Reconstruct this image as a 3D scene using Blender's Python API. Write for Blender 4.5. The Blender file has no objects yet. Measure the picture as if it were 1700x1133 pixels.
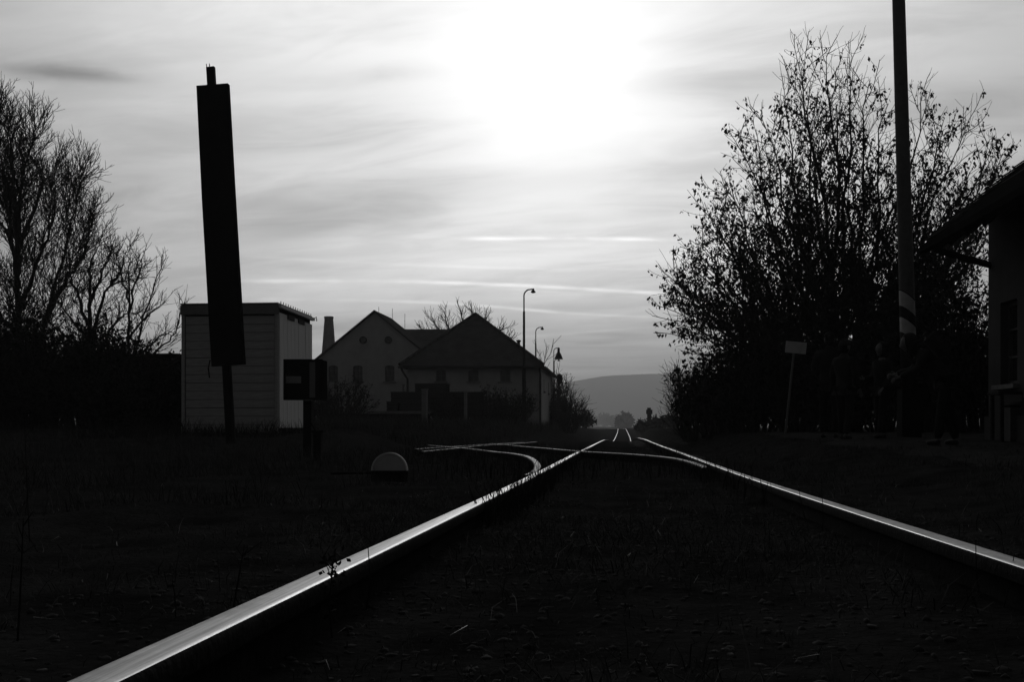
import bpy, bmesh, math, random
import numpy as np
from mathutils import Vector, Matrix, noise as mn

random.seed(7); np.random.seed(7)
PI = math.pi
S = bpy.context.scene
COL = S.collection
F = 1700.0; CXP = 1024.5; HZ = 708.0

# ------------------------------------------------------------------ camera
cam_d = bpy.data.cameras.new('camera'); cam = bpy.data.objects.new('camera', cam_d); COL.objects.link(cam)
cam.location = (0, 0, 0); cam.rotation_euler = (PI/2, 0, 0)
cam_d.sensor_width = 36; cam_d.lens = 36
cam_d.shift_x = -0.1026; cam_d.shift_y = 0.0832
cam_d.clip_start = 0.02; cam_d.clip_end = 9000
cam_d.dof.use_dof = False
S.camera = cam

# ------------------------------------------------------------------ world / sky
SUN = Vector((-0.060, 0.940, 0.325)).normalized()
W = bpy.data.worlds.new('World'); S.world = W; W.use_nodes = True
nt = W.node_tree; nt.nodes.clear()

class E:
    """tiny expression wrapper round math nodes"""
    nt = None
    def __init__(s, sock): s.s = sock
    @staticmethod
    def m(op, *a, clamp=False):
        n = E.nt.nodes.new('ShaderNodeMath'); n.operation = op; n.use_clamp = clamp
        for i, v in enumerate(a):
            if isinstance(v, E): E.nt.links.new(v.s, n.inputs[i])
            else: n.inputs[i].default_value = float(v)
        return E(n.outputs[0])
    def __add__(s, o): return E.m('ADD', s, o)
    __radd__ = __add__
    def __mul__(s, o): return E.m('MULTIPLY', s, o)
    __rmul__ = __mul__
    def __sub__(s, o): return E.m('SUBTRACT', s, o)
    def __rsub__(s, o): return E.m('SUBTRACT', o, s)
    def __truediv__(s, o): return E.m('DIVIDE', s, o)

def ss(v, a, b):
    n = E.nt.nodes.new('ShaderNodeMapRange'); n.interpolation_type = 'SMOOTHSTEP'
    E.nt.links.new(v.s, n.inputs['Value'])
    n.inputs['From Min'].default_value = a; n.inputs['From Max'].default_value = b
    return E(n.outputs['Result'])
def comb(x, y, z):
    n = E.nt.nodes.new('ShaderNodeCombineXYZ')
    for i, v in enumerate((x, y, z)):
        if isinstance(v, E): E.nt.links.new(v.s, n.inputs[i])
        else: n.inputs[i].default_value = v
    return n.outputs[0]
def nz(vec, scale, detail=4, rough=.55, dist=0):
    n = E.nt.nodes.new('ShaderNodeTexNoise')
    E.nt.links.new(vec, n.inputs['Vector']); n.inputs['Scale'].default_value = scale
    n.inputs['Detail'].default_value = detail; n.inputs['Roughness'].default_value = rough
    n.inputs['Distortion'].default_value = dist
    return E(n.outputs['Fac'])
def ex(v): return E.m('EXPONENT', v)

E.nt = nt
tc = nt.nodes.new('ShaderNodeTexCoord')
sep = nt.nodes.new('ShaderNodeSeparateXYZ'); nt.links.new(tc.outputs['Generated'], sep.inputs[0])
X, Y, Z = (E(sep.outputs[i]) for i in range(3))
dot = X*SUN.x + Y*SUN.y + Z*SUN.z
ang = E.m('ARCCOSINE', E.m('MINIMUM', E.m('MAXIMUM', dot, -1), .99999))
ag = ang*(1/.60)
glow = ex(ang*(-1/.12))*.44 + ex(ag*ag*-1.0)*0.77 + ex(ang*(-1/.8))*.10 + 0.036
zc = E.m('MAXIMUM', Z, 0.0) + 0.10
P = comb(X/zc*0.50 + Y/zc*0.10, Y/zc + X/zc*.22, 0.3)
n1 = nz(P, 1.05, 6, .55, .5)
n2 = nz(P, 3.6, 5, .6, .9)
Pf = comb(X/zc*0.30, Y/zc*1.3, 2.7)
n3 = nz(Pf, 4.5, 5, .62, .3)
cl = ss(n1, .36, .66)*.22 + ss(n2, .38, .68)*.15 + ss(n3, .35, .7)*.06
# gnomonic coordinates round the line of the track: large cloud shapes and condensation trails fixed in the sky
front = ss(Y, .15, .45)
Ym = E.m('MAXIMUM', Y, .15)
U = X/Ym; V = Z/Ym
wob = (nz(comb(U*3.0, V*9.0, 0.0), 2.2, 4, .6) - .5)
def blob(px, py, sx, sy, rot=0.0, wa=.02):
    u0 = (px-CXP)/F; v0 = (HZ-py)/F
    du = U - u0 + wob*wa*4; dv = V - v0 + wob*wa
    c, s_ = math.cos(rot), math.sin(rot)
    a = (du*c + dv*s_)/(sx/F); b = (dv*c - du*s_)/(sy/F)
    return ex((a*a + b*b)*-1.0)
dark = (blob(200, 20, 330, 75, 0)*-.30 + blob(520, 470, 620, 70, 0)*-.16 + blob(860, 330, 220, 130, 0)*-.08 + blob(110, 122, 105, 15, -.10)*.50 + blob(600, 330, 270, 36, .14)*.26 + blob(480, 385, 160, 22, .18)*.17
        + blob(60, 330, 340, 70, 0)*.12 + blob(560, 235, 250, 34, .03)*.15 + blob(330, 210, 260, 30, .08)*.12 + blob(1270, 120, 230, 26, .06)*.16
        + blob(1000, 290, 300, 26, .05)*.12 + blob(1560, 175, 260, 40, .1)*.16 + blob(560, 545, 160, 10, 0, .004)*.20
        + blob(1080, 615, 330, 70, 0)*.34 + blob(640, 125, 170, 18, .05)*.14 + blob(1180, 60, 160, 16, .08)*.10 + blob(1100, 345, 180, 20, .05)*.10)
soft = nz(comb(U*.8, V*26.0, 1.0), 1.6, 4, .5)
bands = (soft - .5)*ss(V, .20, .08)*.50
def trail(pts, w, amp):
    """a thin condensation trail through sky points, given by direction"""
    (x0, y0), (x1, y1), (x2, y2) = pts
    u = [(p[0]-CXP)/F for p in pts]; v = [(HZ-p[1])/F for p in pts]
    A = np.polyfit(u, v, 2)
    curve = U*U*float(A[0]) + U*float(A[1]) + float(A[2]) + wob*.0035
    d = (V - curve)/(w/F)
    win = ss(U, u[0]-.02, u[0]+.05)*ss(U, u[2]+.02, u[2]-.05)
    brk = ss(nz(comb(U*6, V*6, 4.0), 2.0, 3, .6), .28, .62)
    return ex(d*d*-1.0)*win*brk*amp
tr = (trail([(740, 397), (900, 396), (1130, 399)], 3.0, .40) + trail([(380, 467), (800, 472), (1140, 491)], 3.0, .52)
      + trail([(400, 497), (700, 503), (960, 521)], 2.6, .42) + trail([(860, 515), (1000, 523), (1120, 528)], 2.2, .22)
      + trail([(400, 425), (700, 441), (1100, 447)], 2.6, .14) + trail([(820, 478), (900, 484), (960, 486)], 1.6, .18)
      + trail([(500, 548), (800, 560), (1100, 540)], 2.6, .14))
thick = ss(ang, .03, .17)           # round the sun the veil burns out
pat = 1.0 - cl*(thick*.8 + .2) - dark*front*(thick*.7+.3) + bands*front + tr*front
sky = nt.nodes.new('ShaderNodeTexSky'); sky.sky_type = 'NISHITA'; sky.sun_disc = False
sky.sun_elevation = math.asin(SUN.z); sky.sun_rotation = math.atan2(SUN.x, SUN.y)
bw = nt.nodes.new('ShaderNodeRGBToBW'); nt.links.new(sky.outputs[0], bw.inputs[0])
lum = glow*pat*1.12 + E(bw.outputs[0])*0.0035
bg = nt.nodes.new('ShaderNodeBackground'); nt.links.new(comb(lum, lum, lum), bg.inputs['Color'])
bg.inputs['Strength'].default_value = 1.0
wo = nt.nodes.new('ShaderNodeOutputWorld'); nt.links.new(bg.outputs[0], wo.inputs['Surface'])

# ------------------------------------------------------------------ sun (veiled by thin cloud)
sl = bpy.data.lights.new('sun', 'SUN'); so = bpy.data.objects.new('sun', sl); COL.objects.link(so)
sl.energy = 0.16; sl.angle = math.radians(10); sl.color = (1, 1, 1)
so.rotation_euler = SUN.to_track_quat('Z', 'Y').to_euler()

S.view_settings.view_transform = 'Standard'; S.view_settings.look = 'None'
S.view_settings.exposure = 0.0; S.view_settings.gamma = 1.0; S.view_settings.use_curve_mapping = False
S.cycles.volume_bounces = 0; S.cycles.max_bounces = 4; S.cycles.diffuse_bounces = 2; S.cycles.glossy_bounces = 2
S.cycles.transmission_bounces = 2; S.cycles.sample_clamp_indirect = 3

# ------------------------------------------------------------------ materials
MATS = {}
def mat(name, a, b=None, scale=6, rough=.9, metal=0, spec=.2, detail=5, bump=0, stretch=(1, 1, 1), bscale=None):
    if name in MATS: return MATS[name]
    m = bpy.data.materials.new(name); m.use_nodes = True; t = m.node_tree
    bs = t.nodes['Principled BSDF']; bs.inputs['Roughness'].default_value = rough
    bs.inputs['Metallic'].default_value = metal; bs.inputs['Specular IOR Level'].default_value = spec
    if b is None: b = a*.75
    tcn = t.nodes.new('ShaderNodeTexCoord'); mp = t.nodes.new('ShaderNodeMapping')
    mp.inputs['Scale'].default_value = stretch
    t.links.new(tcn.outputs['Object'], mp.inputs[0])
    n = t.nodes.new('ShaderNodeTexNoise'); n.inputs['Scale'].default_value = scale; n.inputs['Detail'].default_value = detail
    n.inputs['Roughness'].default_value = .65
    t.links.new(mp.outputs[0], n.inputs['Vector'])
    r = t.nodes.new('ShaderNodeValToRGB'); r.color_ramp.elements[0].position = .32; r.color_ramp.elements[1].position = .68
    r.color_ramp.elements[0].color = (b, b, b, 1); r.color_ramp.elements[1].color = (a, a, a, 1)
    t.links.new(n.outputs['Fac'], r.inputs[0]); t.links.new(r.outputs[0], bs.inputs['Base Color'])
    if bump:
        n2 = t.nodes.new('ShaderNodeTexNoise'); n2.inputs['Scale'].default_value = bscale or scale*4; n2.inputs['Detail'].default_value = 4
        t.links.new(mp.outputs[0], n2.inputs['Vector'])
        bp = t.nodes.new('ShaderNodeBump'); bp.inputs['Strength'].default_value = bump; bp.inputs['Distance'].default_value = .02
        t.links.new(n2.outputs['Fac'], bp.inputs['Height']); t.links.new(bp.outputs[0], bs.inputs['Normal'])
    MATS[name] = m; return m

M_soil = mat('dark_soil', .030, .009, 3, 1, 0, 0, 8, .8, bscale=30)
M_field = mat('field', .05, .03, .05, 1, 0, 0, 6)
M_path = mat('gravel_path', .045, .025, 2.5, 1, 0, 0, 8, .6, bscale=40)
M_stone = mat('ballast_stone', .05, .015, 9, .95, 0, .1)
M_grass = mat('dead_grass', .085, .025, 5, .95, 0, .05)
M_straw = mat('dry_straw', .30, .14, 5, .45, 0, .6)
M_weed = mat('weed_stem', .025, .012, 8, .9, 0, .1)
M_bark = mat('bark', .035, .018, 12, .95, 0, .1)
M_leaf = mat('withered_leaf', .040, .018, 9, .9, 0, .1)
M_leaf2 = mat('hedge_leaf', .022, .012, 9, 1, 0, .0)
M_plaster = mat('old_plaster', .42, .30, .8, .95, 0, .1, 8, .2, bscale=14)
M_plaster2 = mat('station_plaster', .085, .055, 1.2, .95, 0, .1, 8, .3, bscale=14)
M_roof = mat('roof_tile', .06, .035, 2, 1, 0, 0, 6, .4, bscale=20)
M_roofd = mat('tarred_board', .014, .009, 5, 1, 0, 0)
M_glass = mat('window_glass', .03, .02, 3, .12, 0, .5)
M_frame = mat('painted_frame', .10, .06, 8, .7)
M_metal = mat('grey_paint_metal', .09, .05, 7, .5, .0, .4)
M_darkm = mat('dark_metal', .014, .009, 7, .8, 0, .05)
M_plank = mat('pale_planks', .42, .30, 2.5, .9, 0, .1, 7, .3, (1, 1, 9))
M_sheet = mat('pale_sheet', .72, .52, 1.6, .8, 0, .15, 7, .2, (6, 6, .5))
M_white = mat('white_paint', .40, .30, 5, .7, 0, .2)
M_sign = mat('sign_face', .50, .40, 5, .8, 0, .1)
M_concrete = mat('concrete', .24, .14, 3, .95, 0, .1, 8, .4)
M_brick = mat('dim_brick', .20, .14, 2, .95, 0, .05)
M_wood = mat('sleeper_wood', .035, .014, 3, .9, 0, .15, 8, .6, (1, 6, 6), bscale=25)
M_rust = mat('rail_rust', .022, .010, 18, .95, 0, .05, 6, .3)
M_hill = mat('wooded_hill', .04, .02, .01, 1, 0, 0)
M_cloth1 = mat('dark_coat', .022, .014, 6, .95, 0, .05)
M_cloth2 = mat('grey_coat', .03, .018, 6, .95, 0, .05)
M_trous = mat('dark_trousers', .02, .013, 6, .95, 0, .05)
M_hat = mat('grey_knit', .05, .03, 30, 1, 0, 0)
M_skin = mat('skin', .13, .10, 6, .7, 0, .2)
M_shoe = mat('shoe_leather', .02, .012, 6, .6, 0, .2)
M_pack = mat('pack_fabric', .03, .02, 6, .9, 0, .1)

def rail_head_mat(name='worn_rail_head', lo=.22, r0=.30, patch=0):
    m = bpy.data.materials.new(name); m.use_nodes = True; t = m.node_tree; E.nt = t
    bs = t.nodes['Principled BSDF']; bs.inputs['Metallic'].default_value = .15 if patch else 1; bs.inputs['Specular IOR Level'].default_value = .15 if patch else .5
    tcn = t.nodes.new('ShaderNodeTexCoord'); mp = t.nodes.new('ShaderNodeMapping'); mp.inputs['Scale'].default_value = (60, 1.1, 60)
    t.links.new(tcn.outputs['Object'], mp.inputs[0])
    a = nz(mp.outputs[0], 3.0, 6, .6)
    b = nz(tcn.outputs['Object'], 28, 5, .6)
    c = nz(tcn.outputs['Object'], 160, 3, .6)
    v = ss(a, .34, .66)*(.24 if not patch else .12) + ss(b, .45, .75)*.12 + lo
    if patch: v = v*(1 - ss(nz(tcn.outputs['Object'], 1.7, 3, .6), .36, .52)*.97)
    cc = t.nodes.new('ShaderNodeCombineColor')
    for i in range(3): t.links.new(v.s, cc.inputs[i])
    t.links.new(cc.outputs[0], bs.inputs['Base Color'])
    rr = ss(a, .3, .7)*.10 + ss(b, .35, .8)*.10 + r0
    t.links.new(rr.s, bs.inputs['Roughness'])
    bp = t.nodes.new('ShaderNodeBump'); bp.inputs['Strength'].default_value = .25; bp.inputs['Distance'].default_value = .002
    h = a*.7 + c*.3
    t.links.new(h.s, bp.inputs['Height']); t.links.new(bp.outputs[0], bs.inputs['Normal'])
    return m
M_head = rail_head_mat()
M_head2 = rail_head_mat('dulled_rail_head', .04, .42, 1)

# ------------------------------------------------------------------ helpers
def at(px, py, d): return Vector(((px-CXP)/F*d, d, (HZ-py)/F*d))
def xof(px, d): return (px-CXP)/F*d
def zof(py, d): return (HZ-py)/F*d

def world_origin(o):
    v = Vector((0, 0, 0))
    while o is not None: v += o.location; o = o.parent
    return v

def link(name, me, m=None, parent=None, mats=None, base=None, smooth=False):
    o = bpy.data.objects.new(name, me); COL.objects.link(o)
    for mm in (mats or [m]): me.materials.append(mm)
    if parent is not None:
        o.parent = parent
        w = world_origin(parent)
        if w.length > 0: me.transform(Matrix.Translation(-w))
    elif base is not None:
        o.location = base; me.transform(Matrix.Translation(-Vector(base)))
    if smooth: me.polygons.foreach_set('use_smooth', [True]*len(me.polygons))
    return o

def tag(o, label=None, cat=None, group=None, kind=None):
    if label: o['label'] = label
    if cat: o['category'] = cat
    if group: o['group'] = group
    if kind: o['kind'] = kind
    return o
def thing(name, label, cat, loc=(0, 0, 0), group=None):
    o = bpy.data.objects.new(name, None); COL.objects.link(o); o.location = loc; o.empty_display_size = .2
    return tag(o, label, cat, group)
def copy_tree(o, parent=None):
    c = o.copy(); COL.objects.link(c)
    if parent: c.parent = parent
    for ch in list(o.children): copy_tree(ch, c)
    return c

class MB:
    def __init__(s): s.v = []; s.f = []; s.mi = []
    def add(s, vs, fs, mi=0):
        b = len(s.v); s.v += [tuple(p) for p in vs]; s.f += [tuple(b+i for i in f) for f in fs]; s.mi += [mi]*len(fs)
        return s
    def box(s, c, size, rz=0, mi=0, rx=0, ry=0):
        M = Matrix.Translation(c) @ Matrix.Rotation(rz, 4, 'Z') @ Matrix.Rotation(ry, 4, 'Y') @ Matrix.Rotation(rx, 4, 'X')
        hx, hy, hz = size[0]/2, size[1]/2, size[2]/2
        vs = [M @ Vector((a*hx, b*hy, d*hz)) for a in (-1, 1) for b in (-1, 1) for d in (-1, 1)]
        return s.add(vs, [(0, 1, 3, 2), (4, 6, 7, 5), (0, 4, 5, 1), (2, 3, 7, 6), (0, 2, 6, 4), (1, 5, 7, 3)], mi)
    def tube(s, pts, rad, n=6, cap=True, mi=0):
        pts = [Vector(p) for p in pts]
        if not hasattr(rad, '__len__'): rad = [rad]*len(pts)
        b = len(s.v); N = len(pts)
        up = None
        for i, p in enumerate(pts):
            t = (pts[min(i+1, N-1)] - pts[max(i-1, 0)])
            if t.length < 1e-9: t = Vector((0, 0, 1))
            t.normalize()
            if up is None: up = Vector((1, 0, 0)) if abs(t.x) < .8 else Vector((0, 1, 0))
            a = t.cross(up); a.normalize(); c = a.cross(t); up = c
            r = rad[i]
            for k in range(n):
                q = 2*PI*k/n
                s.v.append(tuple(p + a*(math.cos(q)*r) + c*(math.sin(q)*r)))
        for i in range(N-1):
            for k in range(n):
                k2 = (k+1) % n
                s.f.append((b+i*n+k, b+i*n+k2, b+(i+1)*n+k2, b+(i+1)*n+k)); s.mi.append(mi)
        if cap and n > 2:
            s.f.append(tuple(b+k for k in reversed(range(n)))); s.f.append(tuple(b+(N-1)*n+k for k in range(n))); s.mi += [mi, mi]
        return s
    def lathe(s, c, prof, n=16, mi=0):
        b = len(s.v)
        for r, z in prof:
            for k in range(n):
                q = 2*PI*k/n; s.v.append((c[0]+math.cos(q)*r, c[1]+math.sin(q)*r, c[2]+z))
        for i in range(len(prof)-1):
            for k in range(n):
                k2 = (k+1) % n
                s.f.append((b+i*n+k, b+i*n+k2, b+(i+1)*n+k2, b+(i+1)*n+k)); s.mi.append(mi)
        s.f.append(tuple(b+k for k in reversed(range(n)))); s.f.append(tuple(b+(len(prof)-1)*n+k for k in range(n))); s.mi += [mi, mi]
        return s
    def slab(s, poly, th, mi=0):
        """convex/planar polygon given thickness vector th"""
        n = len(poly); th = Vector(th)
        vs = [Vector(p) for p in poly] + [Vector(p)+th for p in poly]
        fs = [tuple(range(n)), tuple(reversed(range(n, 2*n)))] + [(i, i+n, (i+1) % n+n, (i+1) % n) for i in range(n)]
        return s.add(vs, fs, mi)
    def mesh(s, name):
        me = bpy.data.meshes.new(name); me.from_pydata(s.v, [], s.f)
        if any(s.mi): me.polygons.foreach_set('material_index', s.mi)
        me.update(); return me
    def build(s, name, m=None, parent=None, mats=None, base=None, smooth=False, fix=True):
        me = s.mesh(name)
        if fix:
            bm = bmesh.new(); bm.from_mesh(me); bmesh.ops.recalc_face_normals(bm, faces=bm.faces); bm.to_mesh(me); bm.free()
        return link(name, me, m, parent, mats, base, smooth)

def np_mesh(name, V, Fq, m, kind=None, parent=None, base=None, label=None):
    """V (n,3), Fq (m,k) with constant k"""
    me = bpy.data.meshes.new(name)
    V = np.asarray(V, dtype=np.float32); Fq = np.asarray(Fq, dtype=np.int32); k = Fq.shape[1]
    me.vertices.add(len(V)); me.vertices.foreach_set('co', V.ravel())
    me.loops.add(Fq.size); me.loops.foreach_set('vertex_index', Fq.ravel())
    me.polygons.add(len(Fq)); me.polygons.foreach_set('loop_start', np.arange(0, Fq.size, k, dtype=np.int32))
    me.polygons.foreach_set('loop_total', np.full(len(Fq), k, dtype=np.int32))
    me.update(calc_edges=True)
    o = link(name, me, m, parent, base=base)
    if kind: o['kind'] = kind
    return o

# ------------------------------------------------------------------ track lines and ground height
def smooth_tab(ys, zs, w):
    Y_ = np.arange(-12, 420, .25); z = np.interp(Y_, ys, zs)
    k = int(w/.25); ker = np.hanning(2*k+3)[1:-1]; ker /= ker.sum()
    zp = np.pad(z, (k, k), mode='edge'); return Y_, np.convolve(zp, ker, 'valid')
YL, ZL = smooth_tab([-12, 0, 7, 15, 22, 33, 49, 60, 75, 90, 106, 150, 195, 240, 420], [-.15, -.28, -.358, -.397, -.455, -.53, -.655, -.80, -1.18, -1.30, -1.185, -.95, -.516, -.48, -.7], 5)
YR, ZR = smooth_tab([-12, 0, 7, 15, 20, 26, 32, 44, 55, 75, 90, 106, 150, 195, 240, 420], [-.15, -.28, -.352, -.375, -.40, -.415, -.42, -.50, -.68, -1.18, -1.30, -1.185, -.95, -.516, -.48, -.7], 5)
# keep the near part straight: no smoothing error at the camera
def zl(y): return np.interp(y, YL, ZL)
def zr(y): return np.interp(y, YR, ZR)
YC, XC = smooth_tab([-12, 52, 75, 106, 150, 195, 420], [.1475, .1475, .32, .59, .82, .97, 1.2], 8)
def cx(y): return np.interp(y, YC, XC)

def ground(x, y):
    x = np.asarray(x, float); y = np.asarray(y, float)
    bed = (zl(y)+zr(y))/2 - .108
    left = np.interp(y, [-20, 3, 9, 15, 20, 24, 60, 100, 150, 195, 260, 500, 9000], [-.5, -.50, -.47, -.40, -.22, -.10, .05, -.1, -.35, -.66, -.9, -1.0, -1.0])
    right = np.interp(y, [-20, 3, 9, 13, 17, 24, 60, 100, 150, 195, 260, 500, 9000], [-.5, -.46, -.34, -.28, -.24, -.18, -.15, -.2, -.4, -.66, -.9, -1.0, -1.0])
    le = np.interp(y, [-20, 8, 14, 26, 34, 50, 400], [2.2, 2.6, 4.6, 4.6, 3.2, 2.2, 2.2])
    re = np.interp(y, [-20, 10, 60], [1.7, 1.6, 2.0])
    d = x - cx(y)
    tl = np.clip((-d-le)/np.interp(y, [0, 20, 60], [2.0, 2.2, 2.5]), 0, 1); tr_ = np.clip((d-re)/1.1, 0, 1)
    tl = tl*tl*(3-2*tl); tr_ = tr_*tr_*(3-2*tr_)
    far = np.clip((y-250)/60, 0, 1)
    z = bed*(1-tl)*(1-tr_) + left*tl + right*tr_
    return z*(1-far) + (-1.0)*far
def gz(x, y): return float(ground(x, y))

# value noise, vectorised
_R = np.random.RandomState(3).rand(256, 256)
def vnoise(x, y):
    xi = np.floor(x).astype(int); yi = np.floor(y).astype(int); fx = x-xi; fy = y-yi
    fx = fx*fx*(3-2*fx); fy = fy*fy*(3-2*fy)
    g = lambda a, b: _R[a & 255, b & 255]
    return (g(xi, yi)*(1-fx)+g(xi+1, yi)*fx)*(1-fy) + (g(xi, yi+1)*(1-fx)+g(xi+1, yi+1)*fx)*fy
def fbm(x, y, o=4):
    r = 0; a = .5
    for i in range(o): r = r + a*(vnoise(x*2**i+17*i, y*2**i+5*i)-.5); a *= .5
    return r

def sheet(name, xs, ys, zf, m, kind='structure'):
    Xg, Yg = np.meshgrid(xs, ys); Zg = zf(Xg, Yg)
    V = np.stack([Xg.ravel(), Yg.ravel(), Zg.ravel()], 1)
    nx, ny = len(xs), len(ys)
    i = np.arange(nx-1)[None, :]; j = np.arange(ny-1)[:, None]
    a = (j*nx+i).ravel(); Fq = np.stack([a, a+1, a+1+nx, a+nx], 1)
    o = np_mesh(name, V, Fq, m, kind)
    o.data.polygons.foreach_set('use_smooth', [True]*len(Fq)); return o

xs = np.concatenate([-np.geomspace(4500, 9, 60), np.arange(-8.9, 9, .11), np.geomspace(9, 4500, 60)])
ys = np.concatenate([[-15, -6, -2, 0], np.arange(.3, 14, .09), np.arange(14, 40, .35), np.geomspace(40, 5200, 110)])
def zground(x, y):
    amp = np.clip(1.6-np.abs(y)/60, .5, 1)
    near = np.where(np.abs(y) < 45, 1, 0)
    d = np.abs(x-cx(y))
    a = np.where(d < 1.0, .045, np.where(d < 1.8, .06, .13))
    bump = fbm(x*1.3, y*1.3, 5)*a*near
    hollow = -.0*np.exp(-((d-.75)/.14)**2)*near
    return ground(x, y) + bump + hollow
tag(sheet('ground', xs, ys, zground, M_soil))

# pale gravel path on the station side
xs2 = np.arange(2.9, 9.5, .25); ys2 = np.concatenate([np.arange(6, 30, .4), np.arange(30, 75, 1.5)])
def zpath(x, y):
    e = np.clip((x-3.1-fbm(y*.5, x*.5)*.9)/.5, -1, 1)*.03
    return ground(x, y) + fbm(x*1.3, y*1.3, 5)*.13*(np.abs(y) < 45) + e*.9 - .006 + .004
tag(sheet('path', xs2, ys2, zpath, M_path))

# far hill
hx = np.linspace(-2600, 3200, 160); hy = np.linspace(2300, 4700, 30)
def zhill(x, y):
    px = CXP + x/3000*F
    top = np.interp(px, [-400, 500, 880, 940, 1000, 1050, 1110, 1400, 2000, 2800], [40, 55, 125, 132, 150, 156, 157, 150, 110, 60])
    top = top*(y/3000)
    t = np.clip(1-((y-3100)/800)**2, 0, 1)
    t = np.where(y > 3100, np.clip(1-(y-3100)/1500, 0, 1), t)
    return -3 + top*t + (fbm(x*.02, y*.02, 4)*7*t)
tag(sheet('hill', hx, hy, zhill, M_hill))

# ------------------------------------------------------------------ rails and sleepers
def rail_mesh(pts, k0=1):
    """extrude a rail section along pts (top centre line)"""
    hw = .0345
    top = [(-hw, -.026), (-hw, -.012), (-hw+.0012, -.0065), (-hw+.004, -.0026), (-hw+.0085, -.0005), (-hw+.013, 0), (hw-.015, 0), (hw-.0105, -.0005), (hw-.0055, -.0026), (hw-.0018, -.0065), (hw, -.012), (hw, -.026)]
    low = [(hw-.002, -.038), (.009, -.050), (.008, -.118), (.058, -.136), (.062, -.149), (-.062, -.149), (-.058, -.136), (-.008, -.118), (-.009, -.050), (-hw+.002, -.038)]
    prof = top+low; n = len(prof)
    V = []; Fs = []; mi = []
    N = len(pts); pts = [Vector(p) for p in pts]
    for i, p in enumerate(pts):
        t = pts[min(i+1, N-1)]-pts[max(i-1, 0)]; t.normalize()
        r = Vector((t.y, -t.x, 0)).normalized(); u = r.cross(t).normalized()
        for a, b in prof: V.append(tuple(p + r*a + u*b))
    for i in range(N-1):
        for k in range(n):
            k2 = (k+1) % n
            Fs.append((i*n+k, (i+1)*n+k, (i+1)*n+k2, i*n+k2)); mi.append(0 if k0 <= k < 8 else 1)
    Fs.append(tuple(range(n))); mi.append(1); Fs.append(tuple((N-1)*n+k for k in reversed(range(n)))); mi.append(1)
    me = bpy.data.meshes.new('rail'); me.from_pydata(V, [], Fs); me.polygons.foreach_set('material_index', mi)
    me.polygons.foreach_set('use_smooth', [True]*len(Fs)); me.update()
    me.set_sharp_from_angle(angle=math.radians(40))
    return me

# centre line with the curve at its far end
cl_pts = [(float(cx(y)), float(y)) for y in np.concatenate([np.arange(-4, 60, .5), np.arange(60, 192, 2)])]
far_pts = [(.95, 192), (.80, 200), (.30, 207), (-.75, 214), (-2.7, 221), (-5.6, 228), (-9.8, 235), (-16, 242), (-24, 248)]
cl_pts += far_pts[1:]
def offset_line(pl, off, zf):
    out = []
    for i, (x, y) in enumerate(pl):
        x0, y0 = pl[max(i-1, 0)]; x1, y1 = pl[min(i+1, len(pl)-1)]
        t = Vector((x1-x0, y1-y0)).normalized()
        X_, Y_ = x + t.y*off, y - t.x*off
        out.append((X_, Y_, float(zf(Y_))))
    return out
trk = thing('railway_track', 'main railway track running from the camera over a crest into the distance', 'railway track', (0, 0, 0))
G2 = .7175+.0345
link('rail', rail_mesh(offset_line(cl_pts, -G2, zl)), parent=trk, mats=[M_head, M_rust])
link('rail', rail_mesh(offset_line(cl_pts, G2, zr), 3), parent=trk, mats=[M_head, M_rust])
# sleepers
def sleeper_me(length=2.5):
    bm = bmesh.new(); bmesh.ops.create_cube(bm, size=1)
    for v in bm.verts: v.co = Vector((v.co.x*length, v.co.y*.25, v.co.z*.15))
    bmesh.ops.bevel(bm, geom=bm.edges[:], offset=.008, segments=1, affect='EDGES')
    me = bpy.data.meshes.new('sleeper'); bm.to_mesh(me); bm.free(); me.materials.append(M_wood); return me
sme = sleeper_me()
rs = random.Random(4)
k = 0; y = .55
while y < 60:
    o = bpy.data.objects.new('sleeper', sme); COL.objects.link(o); o.parent = trk
    o.location = (float(cx(y))+rs.uniform(-.03, .03), y, (float(zl(y))+float(zr(y)))/2 - .149 - .075 + .012 + rs.uniform(-.012, .010))
    o.rotation_euler = (-.008, math.atan2(float(zl(y)-zr(y)), 1.5), rs.uniform(-.012, .012)); y += .62
# chairs and bolts: base plates on the near sleepers
bp = MB(); bp.box((0, 0, 0), (.20, .15, .012)).tube([(-.085, 0, .004), (-.085, 0, .035)], .012, 6).tube([(.085, 0, .004), (.085, 0, .035)], .012, 6)
bp.box((-.072, 0, .014), (.03, .06, .016)); bp.box((.072, 0, .014), (.03, .06, .016))
bpm = bp.mesh('base_plate'); bpm.materials.append(M_rust)
y = .55
while y < 16:
    for s_, zf in ((-1, zl), (1, zr)):
        o = bpy.data.objects.new('base_plate', bpm); COL.objects.link(o); o.parent = trk
        o.location = (float(cx(y))+s_*G2, y, float(zf(y))-.149+.002)
    y += .62

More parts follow.
